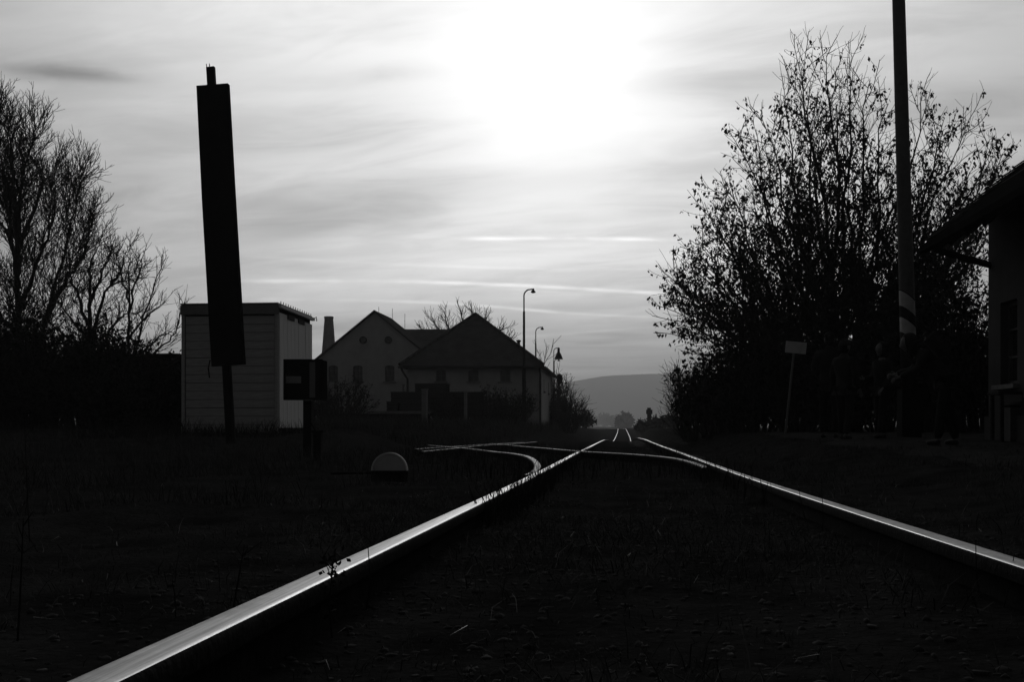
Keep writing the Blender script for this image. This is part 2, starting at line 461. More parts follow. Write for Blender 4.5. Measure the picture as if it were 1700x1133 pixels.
def hit(px, py, zf=None):
    """point of the rail surface seen at that place"""
    d = 15.0
    for _ in range(40):
        z = float((zl(d)+zr(d))/2) if zf is None else zf
        d = d*.5 + .5*(-z*F/(py-HZ))
    return ((px-CXP)/F*d, d, z)
def spline(pts, n=6):
    P_ = [Vector(p) for p in pts]; out = []
    for i in range(len(P_)-1):
        p0 = P_[max(i-1, 0)]; p1 = P_[i]; p2 = P_[i+1]; p3 = P_[min(i+2, len(P_)-1)]
        for k in range(n):
            t = k/n
            out.append(.5*((2*p1)+(-p0+p2)*t+(2*p0-5*p1+4*p2-p3)*t*t+(-p0+3*p1-3*p2+p3)*t**3))
    out.append(P_[-1]); return out
tb = thing('branch_track', 'branch track turning off to the left from the near main line', 'railway track', (0, 0, 0))
A = [(-.672, 7.7, -.367), (-.678, 8.4, -.369), (-.735, 9.5, -.373), (-.90, 11.2, -.377)] + [hit(*p) for p in [(874, 757.5), (850, 753), (825, 750.5), (795, 747), (768, 744), (740, 741.5), (712, 739.5)]]
B = [(.805, 9.3, -.376), (.806, 9.7, -.372)] + [hit(*p) for p in [(1140, 765), (1110, 759.5), (1060, 755), (1000, 751.5), (972, 750), (935, 747), (910, 744.8), (880, 742.4), (855, 740.2), (838, 738.4), (815, 736.6)]]
link('rail', rail_mesh(spline(A)), parent=tb, mats=[M_head2, M_rust])
link('rail', rail_mesh(spline(B)), parent=tb, mats=[M_head2, M_rust])
tsd = thing('siding_track', 'old siding track crossing the branch left of the main line', 'railway track', (0, 0, 0))
C_ = [hit(*p) for p in [(690, 746), (715, 744), (745, 742.3), (775, 740.2), (800, 738.6), (830, 737), (868, 735)]]
D_ = [hit(*p) for p in [(700, 750), (735, 746.6), (765, 743.8), (790, 741), (815, 739.3), (840, 738), (870, 735.8), (890, 734)]]
link('rail', rail_mesh(spline(C_)), parent=tsd, mats=[M_head2, M_rust])
link('rail', rail_mesh(spline(D_)), parent=tsd, mats=[M_head2, M_rust])
As, Bs = spline(A), spline(B)
sm2 = sleeper_me(2.7)
for i in range(8, len(As)-2, 3):
    a = As[i]; b = min(Bs, key=lambda q: (q-a).length); c = (a+b)/2; v = b-a
    o = bpy.data.objects.new('sleeper', sm2); COL.objects.link(o); o.parent = tb
    o.location = (c.x, c.y, c.z-.149-.082); o.rotation_euler = (0, 0, math.atan2(v.y, v.x))
Cs, Ds = spline(C_), spline(D_)
for i in range(4, len(Cs)-2, 4):
    a = Cs[i]; b = min(Ds, key=lambda q: (q-a).length); c = (a+b)/2
    t = (Cs[i+1]-Cs[i-1]); 
    o = bpy.data.objects.new('sleeper', sm2); COL.objects.link(o); o.parent = tsd
    o.location = (c.x, c.y, c.z-.149-.09); o.rotation_euler = (0, 0, math.atan2(t.y, t.x)+PI/2)

# ------------------------------------------------------------------ ballast stones (uncountable)
def ballast():
    rng = np.random.RandomState(11)
    base = []
    bm = bmesh.new(); bmesh.ops.create_icosphere(bm, subdivisions=1, radius=1)
    bv = np.array([v.co[:] for v in bm.verts]); bf = np.array([[v.index for v in f.verts] for f in bm.faces]); bm.free()
    n = 9000
    y = .5 + 24*rng.rand(n)**1.7
    x = np.where(rng.rand(n) < .62, rng.uniform(-.62, .78, n), np.where(rng.rand(n) < .5, rng.uniform(-1.35, -.64, n), rng.uniform(.97, 1.6, n)))
    r = rng.uniform(.004, .0115, n)
    z = zground(x, y)-r*.05
    V = bv[None]*(1+.42*rng.uniform(-1, 1, (n, len(bv), 1)))*r[:, None, None]*np.stack([rng.uniform(.8, 1.4, n), rng.uniform(.8, 1.4, n), rng.uniform(.5, .9, n)], 1)[:, None]
    a = rng.uniform(0, 2*PI, n); c, s = np.cos(a)[:, None], np.sin(a)[:, None]
    Xr = V[..., 0]*c-V[..., 1]*s; Yr = V[..., 0]*s+V[..., 1]*c
    V = np.stack([Xr+x[:, None], Yr+y[:, None], V[..., 2]+z[:, None]], -1).reshape(-1, 3)
    Fq = (bf[None]+(np.arange(n)*len(bv))[:, None, None]).reshape(-1, 3)
    np_mesh('ballast', V, Fq, M_stone, 'stuff')
ballast()

# ------------------------------------------------------------------ grass and weeds (uncountable)
def blades(name, x, y, h, w, m, seed=1, lean=.5, curl=.6, z=None):
    rng = np.random.RandomState(seed); n = len(x)
    if z is None: z = zground(x, y)-.01
    a = rng.uniform(0, 2*PI, n); l = rng.uniform(.1, 1, n)*lean; az = rng.uniform(0, 2*PI, n)
    d = np.stack([np.cos(az)*np.sin(l), np.sin(az)*np.sin(l), np.cos(l)], 1)
    sd = np.stack([np.cos(a), np.sin(a), 0*a], 1)*(w/2)[:, None]
    p0 = np.stack([x, y, z], 1); p1 = p0+d*(h*.5)[:, None]
    l2 = l+rng.uniform(.1, 1, n)*curl
    d2 = np.stack([np.cos(az)*np.sin(l2), np.sin(az)*np.sin(l2), np.cos(l2)], 1)
    p2 = p1+d2*(h*.5)[:, None]
    V = np.stack([p0-sd, p0+sd, p1+sd*.8, p1-sd*.8, p2+sd*.15, p2-sd*.15], 1).reshape(-1, 3)
    b = np.arange(n)*6
    Fq = np.concatenate([np.stack([b, b+1, b+2, b+3], 1), np.stack([b+3, b+2, b+4, b+5], 1)])
    return np_mesh(name, V, Fq, m, 'stuff')
rng = np.random.RandomState(21)
def clumped(n, x0, x1, y0, y1, powr=1.0, thr=.0, sc=1.2):
    x = rng.uniform(x0, x1, n*2); y = y0+(y1-y0)*rng.rand(n*2)**powr
    k = fbm(x*sc, y*sc, 3)+rng.uniform(-.12, .12, n*2) > thr
    return x[k][:n], y[k][:n]
def offrail(x, y, m=.06):
    d = np.abs(np.abs(x-cx(y))-G2) > m
    return x[d], y[d]
x, y = offrail(*clumped(52000, -7, 7, .8, 13, 1.3)); n = len(x)
tag(blades('grass', x, y, rng.uniform(.03, .13, n), rng.uniform(.002, .004, n), M_grass, 5, .9, 1.2))
xm, ym = offrail(rng.uniform(-3.2, 3.6, 60000), .7+5.5*rng.rand(60000)**1.4, .045); nm = len(xm)
tag(blades('moss', xm, ym, rng.uniform(.008, .035, nm)*(1+.8*(fbm(xm*3, ym*3, 3) > .02)), rng.uniform(.0015, .0032, nm), M_grass, 15, 1.1, 1.6))
xl, yl = clumped(36000, -16, -2.0, 2.5, 30, 1.2, -.03)
tag(blades('tall_grass', xl, yl, rng.uniform(.08, .30, len(xl)), rng.uniform(.003, .006, len(xl)), M_grass, 6, .6, 1.1))
xf, yf = clumped(30000, -16, -3.5, 25, 70, 1.2, -.03, .5)
tag(blades('tall_grass', xf, yf, rng.uniform(.15, .5, len(xf)), rng.uniform(.008, .016, len(xf)), M_grass, 7, .4, .8))
xr, yr = clumped(22000, 1.5, 9, 2.0, 60, 1.6, .02, .9)
tag(blades('grass', xr, yr, rng.uniform(.03, .12, len(xr)), rng.uniform(.003, .008, len(xr)), M_grass, 8, .7, 1.0))
xb, yb = rng.uniform(-10.6, -6.6, 1500), rng.uniform(19.6, 21.6, 1500)
tag(blades('tall_grass', xb, yb, rng.uniform(.12, .50, 1500)*(fbm(xb*1.5, yb, 3)+.8), rng.uniform(.006, .012, 1500), M_weed, 17, .4, .7))
# sparse pale straws that catch the light
xs_, ys_ = offrail(rng.uniform(-5, 4.5, 900), 1.0+9*rng.rand(900)**1.2)
tag(blades('straw', xs_, ys_, rng.uniform(.03, .11, len(xs_)), rng.uniform(.0012, .0022, len(xs_)), M_straw, 9, 1.2, 1.8))
# low weeds growing against the rails where the switch lies
wx = np.concatenate([rng.normal(-.53, .03, 330), rng.normal(-.60, .06, 380), rng.normal(.88, .07, 300), rng.normal(.82, .03, 160)])
wy = np.concatenate([rng.uniform(4.3, 8.5, 330), rng.uniform(4.6, 20, 380), rng.uniform(7, 30, 300), rng.uniform(5.5, 26, 160)])
wx = wx + cx(wy) - .1475
hh = rng.uniform(.115, .20, len(wx))
wx = np.append(wx, rng.uniform(.66, .84, 70)); wy = np.append(wy, rng.uniform(8.2, 10.5, 70)); hh = np.append(hh, rng.uniform(.10, .17, 70))
for q0, q1 in (((-.8, 9), (-3.1, 20)), ((.7, 9), (-2.5, 23)), ((-3.5, 18), (-2.3, 25))):
    t_ = rng.rand(620); ax = q0[0]+(q1[0]-q0[0])*t_+rng.normal(0, .5, 620); ay = q0[1]+(q1[1]-q0[1])*t_-.4
    wx = np.append(wx, ax); wy = np.append(wy, ay); hh = np.append(hh, rng.uniform(.08, .21, 620))
tag(blades('rail_side_weeds', wx, wy, hh, rng.uniform(.005, .012, len(wx)), M_weed, 10, .22, .5, z=zground(wx, wy)-.0))

# ------------------------------------------------------------------ woody plants
class Tree:
    def __init__(s, seed, ds=1.0):
        s.r = random.Random(seed); s.mb = MB(); s.leaf = []; s.n = 0
    def limb(s, p, d, L, r0, r1, steps=6, wob=.15, trop=.1, sides=4):
        pts = [Vector(p)]; dr = Vector(d).normalized(); rad = [r0]
        for i in range(steps):
            dr = dr + Vector((s.r.gauss(0, wob), s.r.gauss(0, wob), s.r.gauss(0, wob)+trop)); dr.normalize()
            pts.append(pts[-1]+dr*(L/steps)); rad.append(r0+(r1-r0)*(i+1)/steps)
        s.mb.tube(pts, rad, sides, cap=False); return pts
    def sub(s, pts, r, spec, lvl=0, start=.2):
        """spec: list of dicts per level: gap, len, ang, trop, wob"""
        if lvl >= len(spec): return
        q = spec[lvl]; tot = sum((pts[i+1]-pts[i]).length for i in range(len(pts)-1)); at_ = tot*start*s.r.uniform(.7, 1.3)
        acc = 0; side = s.r.random()*6.28
        for i in range(len(pts)-1):
            a, b = pts[i], pts[i+1]; l = (b-a).length
            while at_ < acc+l:
                f = (at_-acc)/max(l, 1e-6); p = a.lerp(b, f); t = (b-a).normalized()
                side += 2.4+s.r.uniform(-.5, .5)
                u = t.cross(Vector((.3, .2, 1))).normalized(); v = t.cross(u)
                n = u*math.cos(side)+v*math.sin(side)
                ang = q['ang']*s.r.uniform(.65, 1.3)
                d = t*math.cos(ang)+n*math.sin(ang)
                frac = at_/tot
                L = q['len']*s.r.uniform(.55, 1.25)*(1.15-.65*frac)
                if not q.get('clip') or q['clip'](p + d*L):
                    rr = max(r*(.55-.1*lvl)*(1-.5*frac), q['rmin'])
                    np_ = s.limb(p, d, L, rr, q['rmin']*.7, q['steps'], q['wob'], q['trop'], 3 if lvl else 4)
                    s.sub(np_, rr, spec, lvl+1, q.get('start', .2))
                    if q.get('leaf') and (q['leafp'](np_[-1]) > s.r.random()):
                        for _ in range(q['leaf']):
                            j = s.r.randrange(1, len(np_)); s.leaf.append(np_[j]+Vector((s.r.gauss(0, .03), s.r.gauss(0, .03), s.r.uniform(-.05, .02))))
                at_ += q['gap']*s.r.uniform(.6, 1.4)
            acc += l
    def leaves_mesh(s, size, seed, droop=True):
        rg = np.random.RandomState(seed); P0 = np.array([tuple(p) for p in s.leaf]); n = len(P0)
        L = rg.uniform(.6, 1.3, n)*size; az = rg.uniform(0, 2*PI, n)
        el = rg.uniform(-1.5, -.2, n) if droop else rg.uniform(-1.2, 1.2, n)
        d = np.stack([np.cos(az)*np.cos(el), np.sin(az)*np.cos(el), np.sin(el)], 1)
        w = np.cross(d, rg.normal(0, 1, (n, 3))); w /= np.linalg.norm(w, axis=1)[:, None]
        wd = (L*rg.uniform(.2, .42, n))[:, None]; L = L[:, None]
        V = np.stack([P0, P0+d*L*.45+w*wd, P0+d*L+np.array([0, 0, -.012]), P0+d*L*.5-w*wd], 1).reshape(-1, 3)
        b = np.arange(n)*4; return V, np.stack([b, b+1, b+2, b+3], 1)

def bez(p0, p1, p2, n=8):
    return [p0*(1-t)**2+p1*2*t*(1-t)+p2*t*t for t in [i/n for i in range(n+1)]]

def finish_tree(T, root, leaf_size=None, seed=1, lm=None, droop=True, kind_crown='crown', bark=None):
    T.mb.build(kind_crown, bark or M_bark, root, fix=False)
    if leaf_size and T.leaf:
        V, Fq = T.leaves_mesh(leaf_size, seed, droop); np_mesh('foliage', V, Fq, lm or M_leaf, None, root)

# ---- big half-bare tree behind the station side
D0 = 27.0
base = at(1398, 708, D0); base.z = gz(base.x, base.y)-.05
root = thing('tree', 'big spreading tree with withered leaves beyond the striped pole', 'tree', base)
tr_mb = MB(); tr_mb.tube([base, base+Vector((.02, 0, .7)), base+Vector((-.03, .1, 1.3)), base+Vector((0, .1, 1.7))], [.26, .2, .18, .16], 9); tr_mb.build('trunk', M_bark, root)
T = Tree(5)
targets = [(1620, 430), (1600, 470), (1565, 450), (1640, 380), (1630, 500), (1590, 530), (1540, 500), (1118, 455), (1122, 500), (1150, 545), (1160, 400), (1175, 450), (1205, 350), (1150, 485), (1200, 545), (1280, 500), (1640, 300), (1560, 340), (1260, 250), (1320, 120), (1560, 260), (1665, 255), (1338, 62), (1300, 135), (1262, 190), (1225, 235), (1195, 300), (1178, 355), (1150, 430), (1128, 470), (1135, 520), (1372, 70), (1410, 72), (1445, 110), (1475, 150), (1528, 150), (1568, 195),
           (1608, 200), (1640, 240), (1655, 290), (1625, 340), (1590, 300), (1500, 260), (1350, 190), (1400, 170), (1290, 280), (1250, 350), (1230, 420), (1210, 480), (1440, 240), (1540, 380), (1330, 320), (1190, 400), (1480, 400), (1170, 500), (1600, 420), (1240, 520), (1300, 450), (1370, 400)]
def leafp(p):
    py = HZ-p.z/p.y*F
    c_l = mn.noise(Vector((p.x*.9, p.y*.5, p.z*.9)))
    return min(.72, max(.14, .24+(py-90)/620+c_l*.45))
def clipR(p):
    px = CXP+p.x/p.y*F; py = HZ-p.z/p.y*F
    return ((px-1395)/300)**2+((py-400)/385)**2 < 1.0 or random.random() < .12
spec = [dict(gap=.23, len=1.7, ang=.78, trop=.10, wob=.10, steps=6, rmin=.011, start=.10),
        dict(gap=.15, len=.62, ang=.75, trop=.08, wob=.14, steps=4, rmin=.0068, start=.1, leaf=7, leafp=leafp)]
for i, (px, py) in enumerate(targets):
    py += 22 if py < 160 else 0; off = Vector((0, T.r.uniform(-2.6, 2.6), 0))
    tip = at(px, py, D0); f = (D0+off.y)/D0; tip = Vector((tip.x*f, tip.y*f, tip.z*f))
    st = base+Vector((T.r.uniform(-.1, .1), T.r.uniform(0, .2), T.r.uniform(.7, 1.7)))
    mid = st.lerp(tip, .45)+Vector(((tip.x-st.x)*.10, 0, -.02*(tip-st).length if abs(tip.x-st.x) < 2 else .02))
    mid.z += -.12*abs(tip.x-st.x)
    pts = bez(st, mid, tip, 12)
    ph = T.r.uniform(0, 6.28); aw = T.r.uniform(.08, .22)
    pts = [p+Vector((T.r.gauss(0, .05)+aw*math.sin(ph+j*.55), T.r.gauss(0, .05)+aw*math.cos(ph+j*.5), T.r.gauss(0, .03))) if 0 < j < 12 else p for j, p in enumerate(pts)]
    r0 = .042+.0035*(tip-st).length
    T.mb.tube(pts, [r0*(1-j/12)**.9+.008 for j in range(13)], 6, cap=False)
    T.sub(pts, r0*.5, spec, 0, .16)
print('big tree', len(T.mb.f), len(T.leaf))
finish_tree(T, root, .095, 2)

# ---- bare trees on the left
def bare_tree(label, guides, D, seed, spec, trunk_r=.2, spread=1.6, tw=1.0, group=None, bark=None, name='bare_tree', rtip=.008):
    g0 = guides[0][0]; base = at(g0[0], g0[1], D); base.z = gz(base.x, base.y)-.05
    root = thing(name, label, 'tree', base, group)
    T = Tree(seed)
    for gi, g in enumerate(guides):
        dd = 0 if gi == 0 else T.r.uniform(-spread, spread)
        P_ = []
        for j, (px, py) in enumerate(g):
            f = (D+dd*(j/(len(g)-1)))/D; q = at(px, py, D); P_.append(q*f)
        if gi == 0: P_[0] = base
        pts = spline(P_, 5)
        pts = [p+Vector((T.r.gauss(0, .03), 0, T.r.gauss(0, .02))) if j else p for j, p in enumerate(pts)]
        r0 = trunk_r*(1.0 if gi == 0 else .55); N = len(pts)-1
        rads = [r0*(1-j/N)**1.1+rtip for j in range(N+1)]
        if gi == 0:
            k = max(2, N//3); m = MB(); m.tube(pts[:k+1], rads[:k+1], 8, cap=False); m.build('trunk', bark or M_bark, root, fix=False)
            T.mb.tube(pts[k:], rads[k:], 6, cap=False)
        else: T.mb.tube(pts, rads, 6, cap=False)
        T.sub(pts, r0*.5, spec, 0, .22)
    finish_tree(T, root, bark=bark); return root
specL = [dict(gap=.19, len=2.0, ang=.58, trop=.14, wob=.08, steps=7, rmin=.012, start=.10),
         dict(gap=.14, len=1.0, ang=.62, trop=.13, wob=.09, steps=5, rmin=.0105, start=.10),
         dict(gap=.17, len=.40, ang=.6, trop=.12, wob=.1, steps=3, rmin=.008)]
bare_tree('tallest bare tree at the left edge with an upright dark trunk', [
    [(30, 708), (30, 600), (28, 500), (30, 400), (35, 310), (55, 230), (60, 205)],
    [(30, 480), (18, 380), (4, 270), (-2, 178)], [(30, 430), (24, 330), (20, 260), (12, 200)], [(28, 440), (10, 380), (-30, 330)],
    [(45, 640), (75, 530), (100, 440), (125, 350), (132, 290)], [(75, 530), (110, 470), (140, 420), (150, 360)],
    [(30, 420), (55, 350), (75, 300), (100, 250 + 40)], [(30, 520), (60, 440), (85, 370), (95, 320)], [(28, 560), (0, 520), (-40, 470)]],
    33, 12, specL, .12)
specM = [dict(gap=.22, len=1.25, ang=.75, trop=.12, wob=.16, steps=6, rmin=.012, start=.10),
         dict(gap=.17, len=.60, ang=.7, trop=.12, wob=.16, steps=4, rmin=.009), dict(gap=.16, len=.26, ang=.7, trop=.12, wob=.16, steps=3, rmin=.007)]
bare_tree('mid-height gnarled bare tree with crooked limbs right of the tallest bare tree', [
    [(146, 708), (144, 600), (150, 520), (148, 470), (155, 425), (168, 405)],
    [(145, 540), (125, 480), (115, 440), (135, 410)], [(152, 600), (165, 510), (185, 475), (215, 465), (228, 470)],
    [(185, 475), (200, 450), (212, 420)], [(150, 500), (170, 450), (190, 410)], [(145, 560), (110, 520), (90, 470)], [(160, 590), (190, 540), (215, 520), (240, 530)]],
    31, 14, specM, .085)
specS = [dict(gap=.22, len=1.1, ang=.55, trop=.06, wob=.08, steps=6, rmin=.009, start=.10),
         dict(gap=.17, len=.50, ang=.55, trop=.06, wob=.08, steps=4, rmin=.0065)]
bare_tree('slender bare tree with fine whippy twigs beside the pale box', [
    [(214, 708), (214, 600), (213, 520), (216, 450), (210, 410)],
    [(214, 620), (235, 540), (255, 480), (268, 440)], [(216, 560), (250, 520), (275, 500)], [(214, 520), (230, 460), (240, 420)],
    [(214, 640), (250, 590), (285, 560), (300, 520), (312, 500)], [(214, 500), (200, 450), (196, 420)], [(225, 600), (265, 560), (290, 550)]],
    29, 15, specS, .05)

# ---- small trees near the houses
bare_tree('rounded bare tree top showing behind the house roofs', [
    [(765, 690), (768, 600), (768, 540), (765, 515)], [(768, 600), (735, 555), (715, 530)], [(768, 590), (745, 545), (738, 520)],
    [(768, 590), (800, 550), (808, 525)], [(768, 590), (790, 545), (782, 515)], [(768, 595), (820, 555), (840, 545)], [(768, 610), (830, 570), (850, 560)], [(768, 600), (720, 560), (700, 548)]],
    92, 16, [dict(gap=.24, len=1.9, ang=.55, trop=.14, wob=.08, steps=5, rmin=.022, start=.1), dict(gap=.22, len=.9, ang=.55, trop=.12, wob=.08, steps=3, rmin=.018)], .16, 2, rtip=.03)
bare_tree('thin bare sapling rising behind the house end by the lamp posts', [
    [(903, 690), (900, 620), (895, 590), (885, 565)], [(900, 610), (915, 585), (920, 565)], [(900, 620), (905, 590), (908, 570)]],
    86, 17, [dict(gap=.5, len=1.4, ang=.5, trop=.1, wob=.08, steps=4, rmin=.018)], .05, 1)

def shrub(label, px, D, w, h, seed, nst=26, leaf=None, lsize=.06, leafn=2, name='bush', group=None, rmin=.005, base_py=None, cat='bush', lm=None, tw=.22):
    X0 = xof(px, D); z0 = gz(X0, D)-.03
    b = Vector((X0, D, z0)); root = thing(name, label, cat, b, group); T = Tree(seed)
    sp = [dict(gap=h*.10, len=h*.38, ang=.6, trop=.10, wob=.14, steps=5, rmin=rmin*1.3, start=.12),
          dict(gap=h*.075, len=h*tw, ang=.65, trop=.06, wob=.14, steps=3, rmin=rmin)]
    if leaf: sp[1].update(leaf=leafn, leafp=lambda p: leaf)
    for i in range(nst):
        a = T.r.uniform(0, 2*PI); q = math.sqrt(T.r.random())
        s0 = b+Vector((math.cos(a)*q*w*.22, math.sin(a)*q*w*.22, 0))
        d = Vector((math.cos(a)*q*w*.62/h, math.sin(a)*q*w*.5/h, 1))
        L = h*(1-.35*q*q)*T.r.uniform(.72, 1.0)*.9
        pts = T.limb(s0, d, L, .022*h/2+.004, rmin*1.2, 7, .07, .02, 4)
        T.sub(pts, .010*h/2+.003, sp, 0, .08)
    finish_tree(T, root, lsize if leaf else None, seed, lm or M_leaf2, False, 'branches'); return root

# house-side bushes
shrub('round twiggy bush at the right corner of the houses', 940, 66, 2.6, 3.0, 31, 40, rmin=.011, tw=.26)
shrub('loose upright bush pressed against the end wall of the houses', 921, 68, 2.0, 4.4, 32, 22, rmin=.011, tw=.2)
shrub('dark bush in front of the gabled house below its leftmost window', 562, 42, 2.6, 2.3, 33, 34, leaf=.8, lsize=.10, rmin=.008)
shrub('dark bush in front of the hipped house below its middle window', 800, 47, 2.9, 1.9, 34, 34, leaf=.8, lsize=.10, rmin=.008)
shrub('dark bush at the foot of the tallest lamp post', 850, 48, 2.6, 1.9, 35, 34, leaf=.8, lsize=.10, rmin=.008)
shrub('low dark bush left of the loading platform steps', 745, 46, 2.4, 1.6, 36, 30, leaf=.8, lsize=.10, rmin=.008)

# hedge bushes on the right, beneath the tree
hb = [(1158, 30, 1.9, 2.6, 'grey twiggy bush at the left end of the dark hedge, nearest the track'), (1195, 28, 2.4, 2.4, 'dark bush second from the left in the hedge by the track'),
      (1255, 26, 2.4, 2.5, 'dark bush just left of the pale tilted sign'), (1320, 25.5, 2.4, 2.5, 'dark bush directly behind the pale tilted sign'),
      (1395, 25, 2.6, 2.6, 'dark bush behind the two people with knitted hats'), (1470, 25, 2.6, 2.6, 'dark bush behind the striped pole'),
      (1545, 24, 2.8, 3.3, 'dark bush between the striped pole and the station wall'), (1620, 23.5, 2.8, 3.9, 'dark bush against the station wall corner')]
for i, (px, D, w, h, lab) in enumerate(hb):
    if i == 0: shrub(lab, px, D, w, h, 40, 44, leaf=.08, lsize=.06, rmin=.0065, group='bushes below the big tree')
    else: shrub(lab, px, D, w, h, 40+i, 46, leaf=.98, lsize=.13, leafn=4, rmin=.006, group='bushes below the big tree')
lb = [(-20, 27, 3.4, 3.9, 'dark bush cut by the left picture edge'), (60, 26.5, 3.2, 3.5, 'dark bush at the foot of the tallest bare tree'), (130, 26, 3.0, 3.2, 'dark bush before the crooked bare tree'),
      (190, 25.5, 2.6, 2.6, 'dark bush before the middle of the low shed'), (250, 25, 2.0, 2.0, 'smallest dark bush, before the shed beside the pale box')]
for i, (px, D, w, h, lab) in enumerate(lb):
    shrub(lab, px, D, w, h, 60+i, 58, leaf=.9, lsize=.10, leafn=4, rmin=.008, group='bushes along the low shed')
# far hazy trees and growth near the vanishing point
fb = [(1070, 120, 2.2, 1.6, 'dark bush just under the far stepped signal post'), (1091, 112, 2.2, 1.35, 'low dark bush right of the far stepped signal post'),
      (1114, 100, 1.8, 1.5, 'dark bush between the far post and the hedge'), (962, 118, 4.0, 2.2, 'low dark growth right of the round twiggy bush')]
for i, (px, D, w, h, lab) in enumerate(fb):
    shrub(lab, px, D, w, h, 70+i, 30, leaf=.9, lsize=.28, leafn=2, rmin=.02)
ft = [(985, 1500, 20.0, 16.0, 'hazy far round tree, leftmost beyond the track crest'), (1003, 1400, 13.0, 19, 'tallest hazy far tree beyond the track crest'),
      (1022, 1300, 18.0, 15.5, 'hazy far tree just left of where the rails vanish'), (1037, 650, 11.0, 9.0, 'darkest far round tree right over the vanishing rails'), (966, 1600, 34.0, 14, 'hazy far tree clump next to the round twiggy bush')]
for i, (px, D, w, h, lab) in enumerate(ft):
    shrub(lab, px, D, w, h, 80+i, 26, leaf=.95, lsize=2.6, leafn=3, rmin=.12, name='far_tree', cat='tree', group='far trees beyond the crest')

# ------------------------------------------------------------------ walls with openings
def wall(mb, o, u, n, w, h, ops, t=.18):
    """front face of a wall with real openings; o lower corner, u along, n outward"""
    o = Vector(o); u = Vector(u); n = Vector(n); up = Vector((0, 0, 1))
    us = sorted({0, w, *[q for a in ops for q in a[:2]]}); vs = sorted({0, h, *[q for a in ops for q in a[2:4]]})
    for i in range(len(us)-1):
        for j in range(len(vs)-1):
            cu, cv = (us[i]+us[i+1])/2, (vs[j]+vs[j+1])/2
            if any(a[0] < cu < a[1] and a[2] < cv < a[3] for a in ops): continue
            mb.add([o+u*us[i]+up*vs[j], o+u*us[i+1]+up*vs[j], o+u*us[i+1]+up*vs[j+1], o+u*us[i]+up*vs[j+1]], [(0, 1, 2, 3)])
    for a in ops:
        c = [o+u*a[0]+up*a[2], o+u*a[1]+up*a[2], o+u*a[1]+up*a[3], o+u*a[0]+up*a[3]]
        b = [p-n*t for p in c]
        mb.add(c+b, [(0, 1, 5, 4), (1, 2, 6, 5), (2, 3, 7, 6), (3, 0, 4, 7)])
def window(parent, o, u, n, a, t=.18, arched=False, vertical=1, horizontal=1, fw=.06):
    o = Vector(o); u = Vector(u); n = Vector(n); up = Vector((0, 0, 1)); u0, u1, v0, v1 = a
    rz = math.atan2(u.y, u.x)
    cu, cv = (u0+u1)/2, (v0+v1)/2; w, h = u1-u0, v1-v0
    m = MB(); P_ = lambda uu, vv, dd: o+u*uu+up*vv-n*dd
    m.box(P_(u0+fw/2, cv, t-.05), (fw, .05, h), rz).box(P_(u1-fw/2, cv, t-.05), (fw, .05, h), rz)
    m.box(P_(cu, v0+fw/2, t-.05), (w-2*fw, .05, fw), rz).box(P_(cu, v1-fw/2, t-.05), (w-2*fw, .05, fw), rz)
    for i in range(vertical): m.box(P_(u0+w*(i+1)/(vertical+1), cv, t-.052), (fw*.7, .04, h-2*fw), rz)
    for i in range(horizontal): m.box(P_(cu, v0+h*(i+1)/(horizontal+1), t-.054), (w-2*fw, .035, fw*.6), rz)
    win = m.build('window', M_frame, parent)
    m = MB(); m.box(P_(cu, cv, t-.02), (w, .012, h), rz); m.build('pane', M_glass, win)
    m = MB(); m.box(P_(cu, v0-.04, -.05), (w+.2, .12, .07), rz); m.build('sill', M_concrete, win)
    if arched:
        m = MB(); N = 6; pts = []
        # curved head: two spandrels in plaster that round the upper corners
        for s_ in (-1, 1):
            ed = cu+s_*w/2; poly = [P_(ed, v1, .003)]
            for k in range(N+1):
                q = k/N*PI/2*.999; poly.append(P_(cu+s_*w/2*math.cos(q), v1-h*.13+h*.13*math.sin(q), .003))
            m.slab(poly, -n*.10)
        m.build('arch_head', M_plaster, win)
    return win

UY = Vector((0, 1, 0)); UX = Vector((1, 0, 0)); NC = Vector((0, -1, 0))
# ---- hipped house (nearer to the track)
D = 58.0
hx0, hx1 = xof(677, D), xof(898, D); zb = -.15; ze = zof(612, D)
hl = 11.0
hh_ = thing('hipped_house', 'pale low house with hipped dark roof and three small arched windows', 'house', (hx0, D, zb))
ops = []
for pc in (732, 786, 839):
    uc = xof(pc, D)-hx0; ops.append((uc-.29, uc+.29, zof(634, D)-zb, zof(615, D)-zb))
mb = MB(); wall(mb, (hx0, D, zb), UX, NC, hx1-hx0, ze-zb, ops)
sops = [(2.2, 2.8, 2.2, 2.9), (6.0, 6.6, 2.2, 2.9)]
wall(mb, (hx1, D, zb), UY, UX, hl, ze-zb, sops)
mb.add([(hx0, D, zb), (hx0, D+hl, zb), (hx0, D+hl, ze), (hx0, D, ze)], [(0, 1, 2, 3)]); mb.add([(hx0, D+hl, zb), (hx1, D+hl, zb), (hx1, D+hl, ze), (hx0, D+hl, ze)], [(0, 1, 2, 3)])
mb.build('wall', M_plaster, hh_, fix=False)
for a in ops: window(hh_, (hx0, D, zb), UX, NC, a, arched=True)
for a in sops: window(hh_, (hx1, D, zb), UY, UX, a)
ex0, ex1, ey0, ey1 = xof(665, D), xof(903, D)+.02, D-.4, D+hl+.4
zev = zof(608, D); za = zof(523, D+4.4); xa = xof(790, D+4.4)
ap0 = Vector((xa, ey0+4.6, za)); ap1 = Vector((xa, ey1-.1, za))
c = [Vector((ex0, ey0, zev)), Vector((ex1, ey0, zev)), Vector((ex1, ey1, zev)), Vector((ex0, ey1, zev))]
mb = MB(); th = Vector((0, 0, -.12))
mb.slab([c[0], c[1], ap0], th).slab([c[1], c[2], ap1, ap0], th).slab([c[2], c[3], ap1], th).slab([c[3], c[0], ap0, ap1], th)
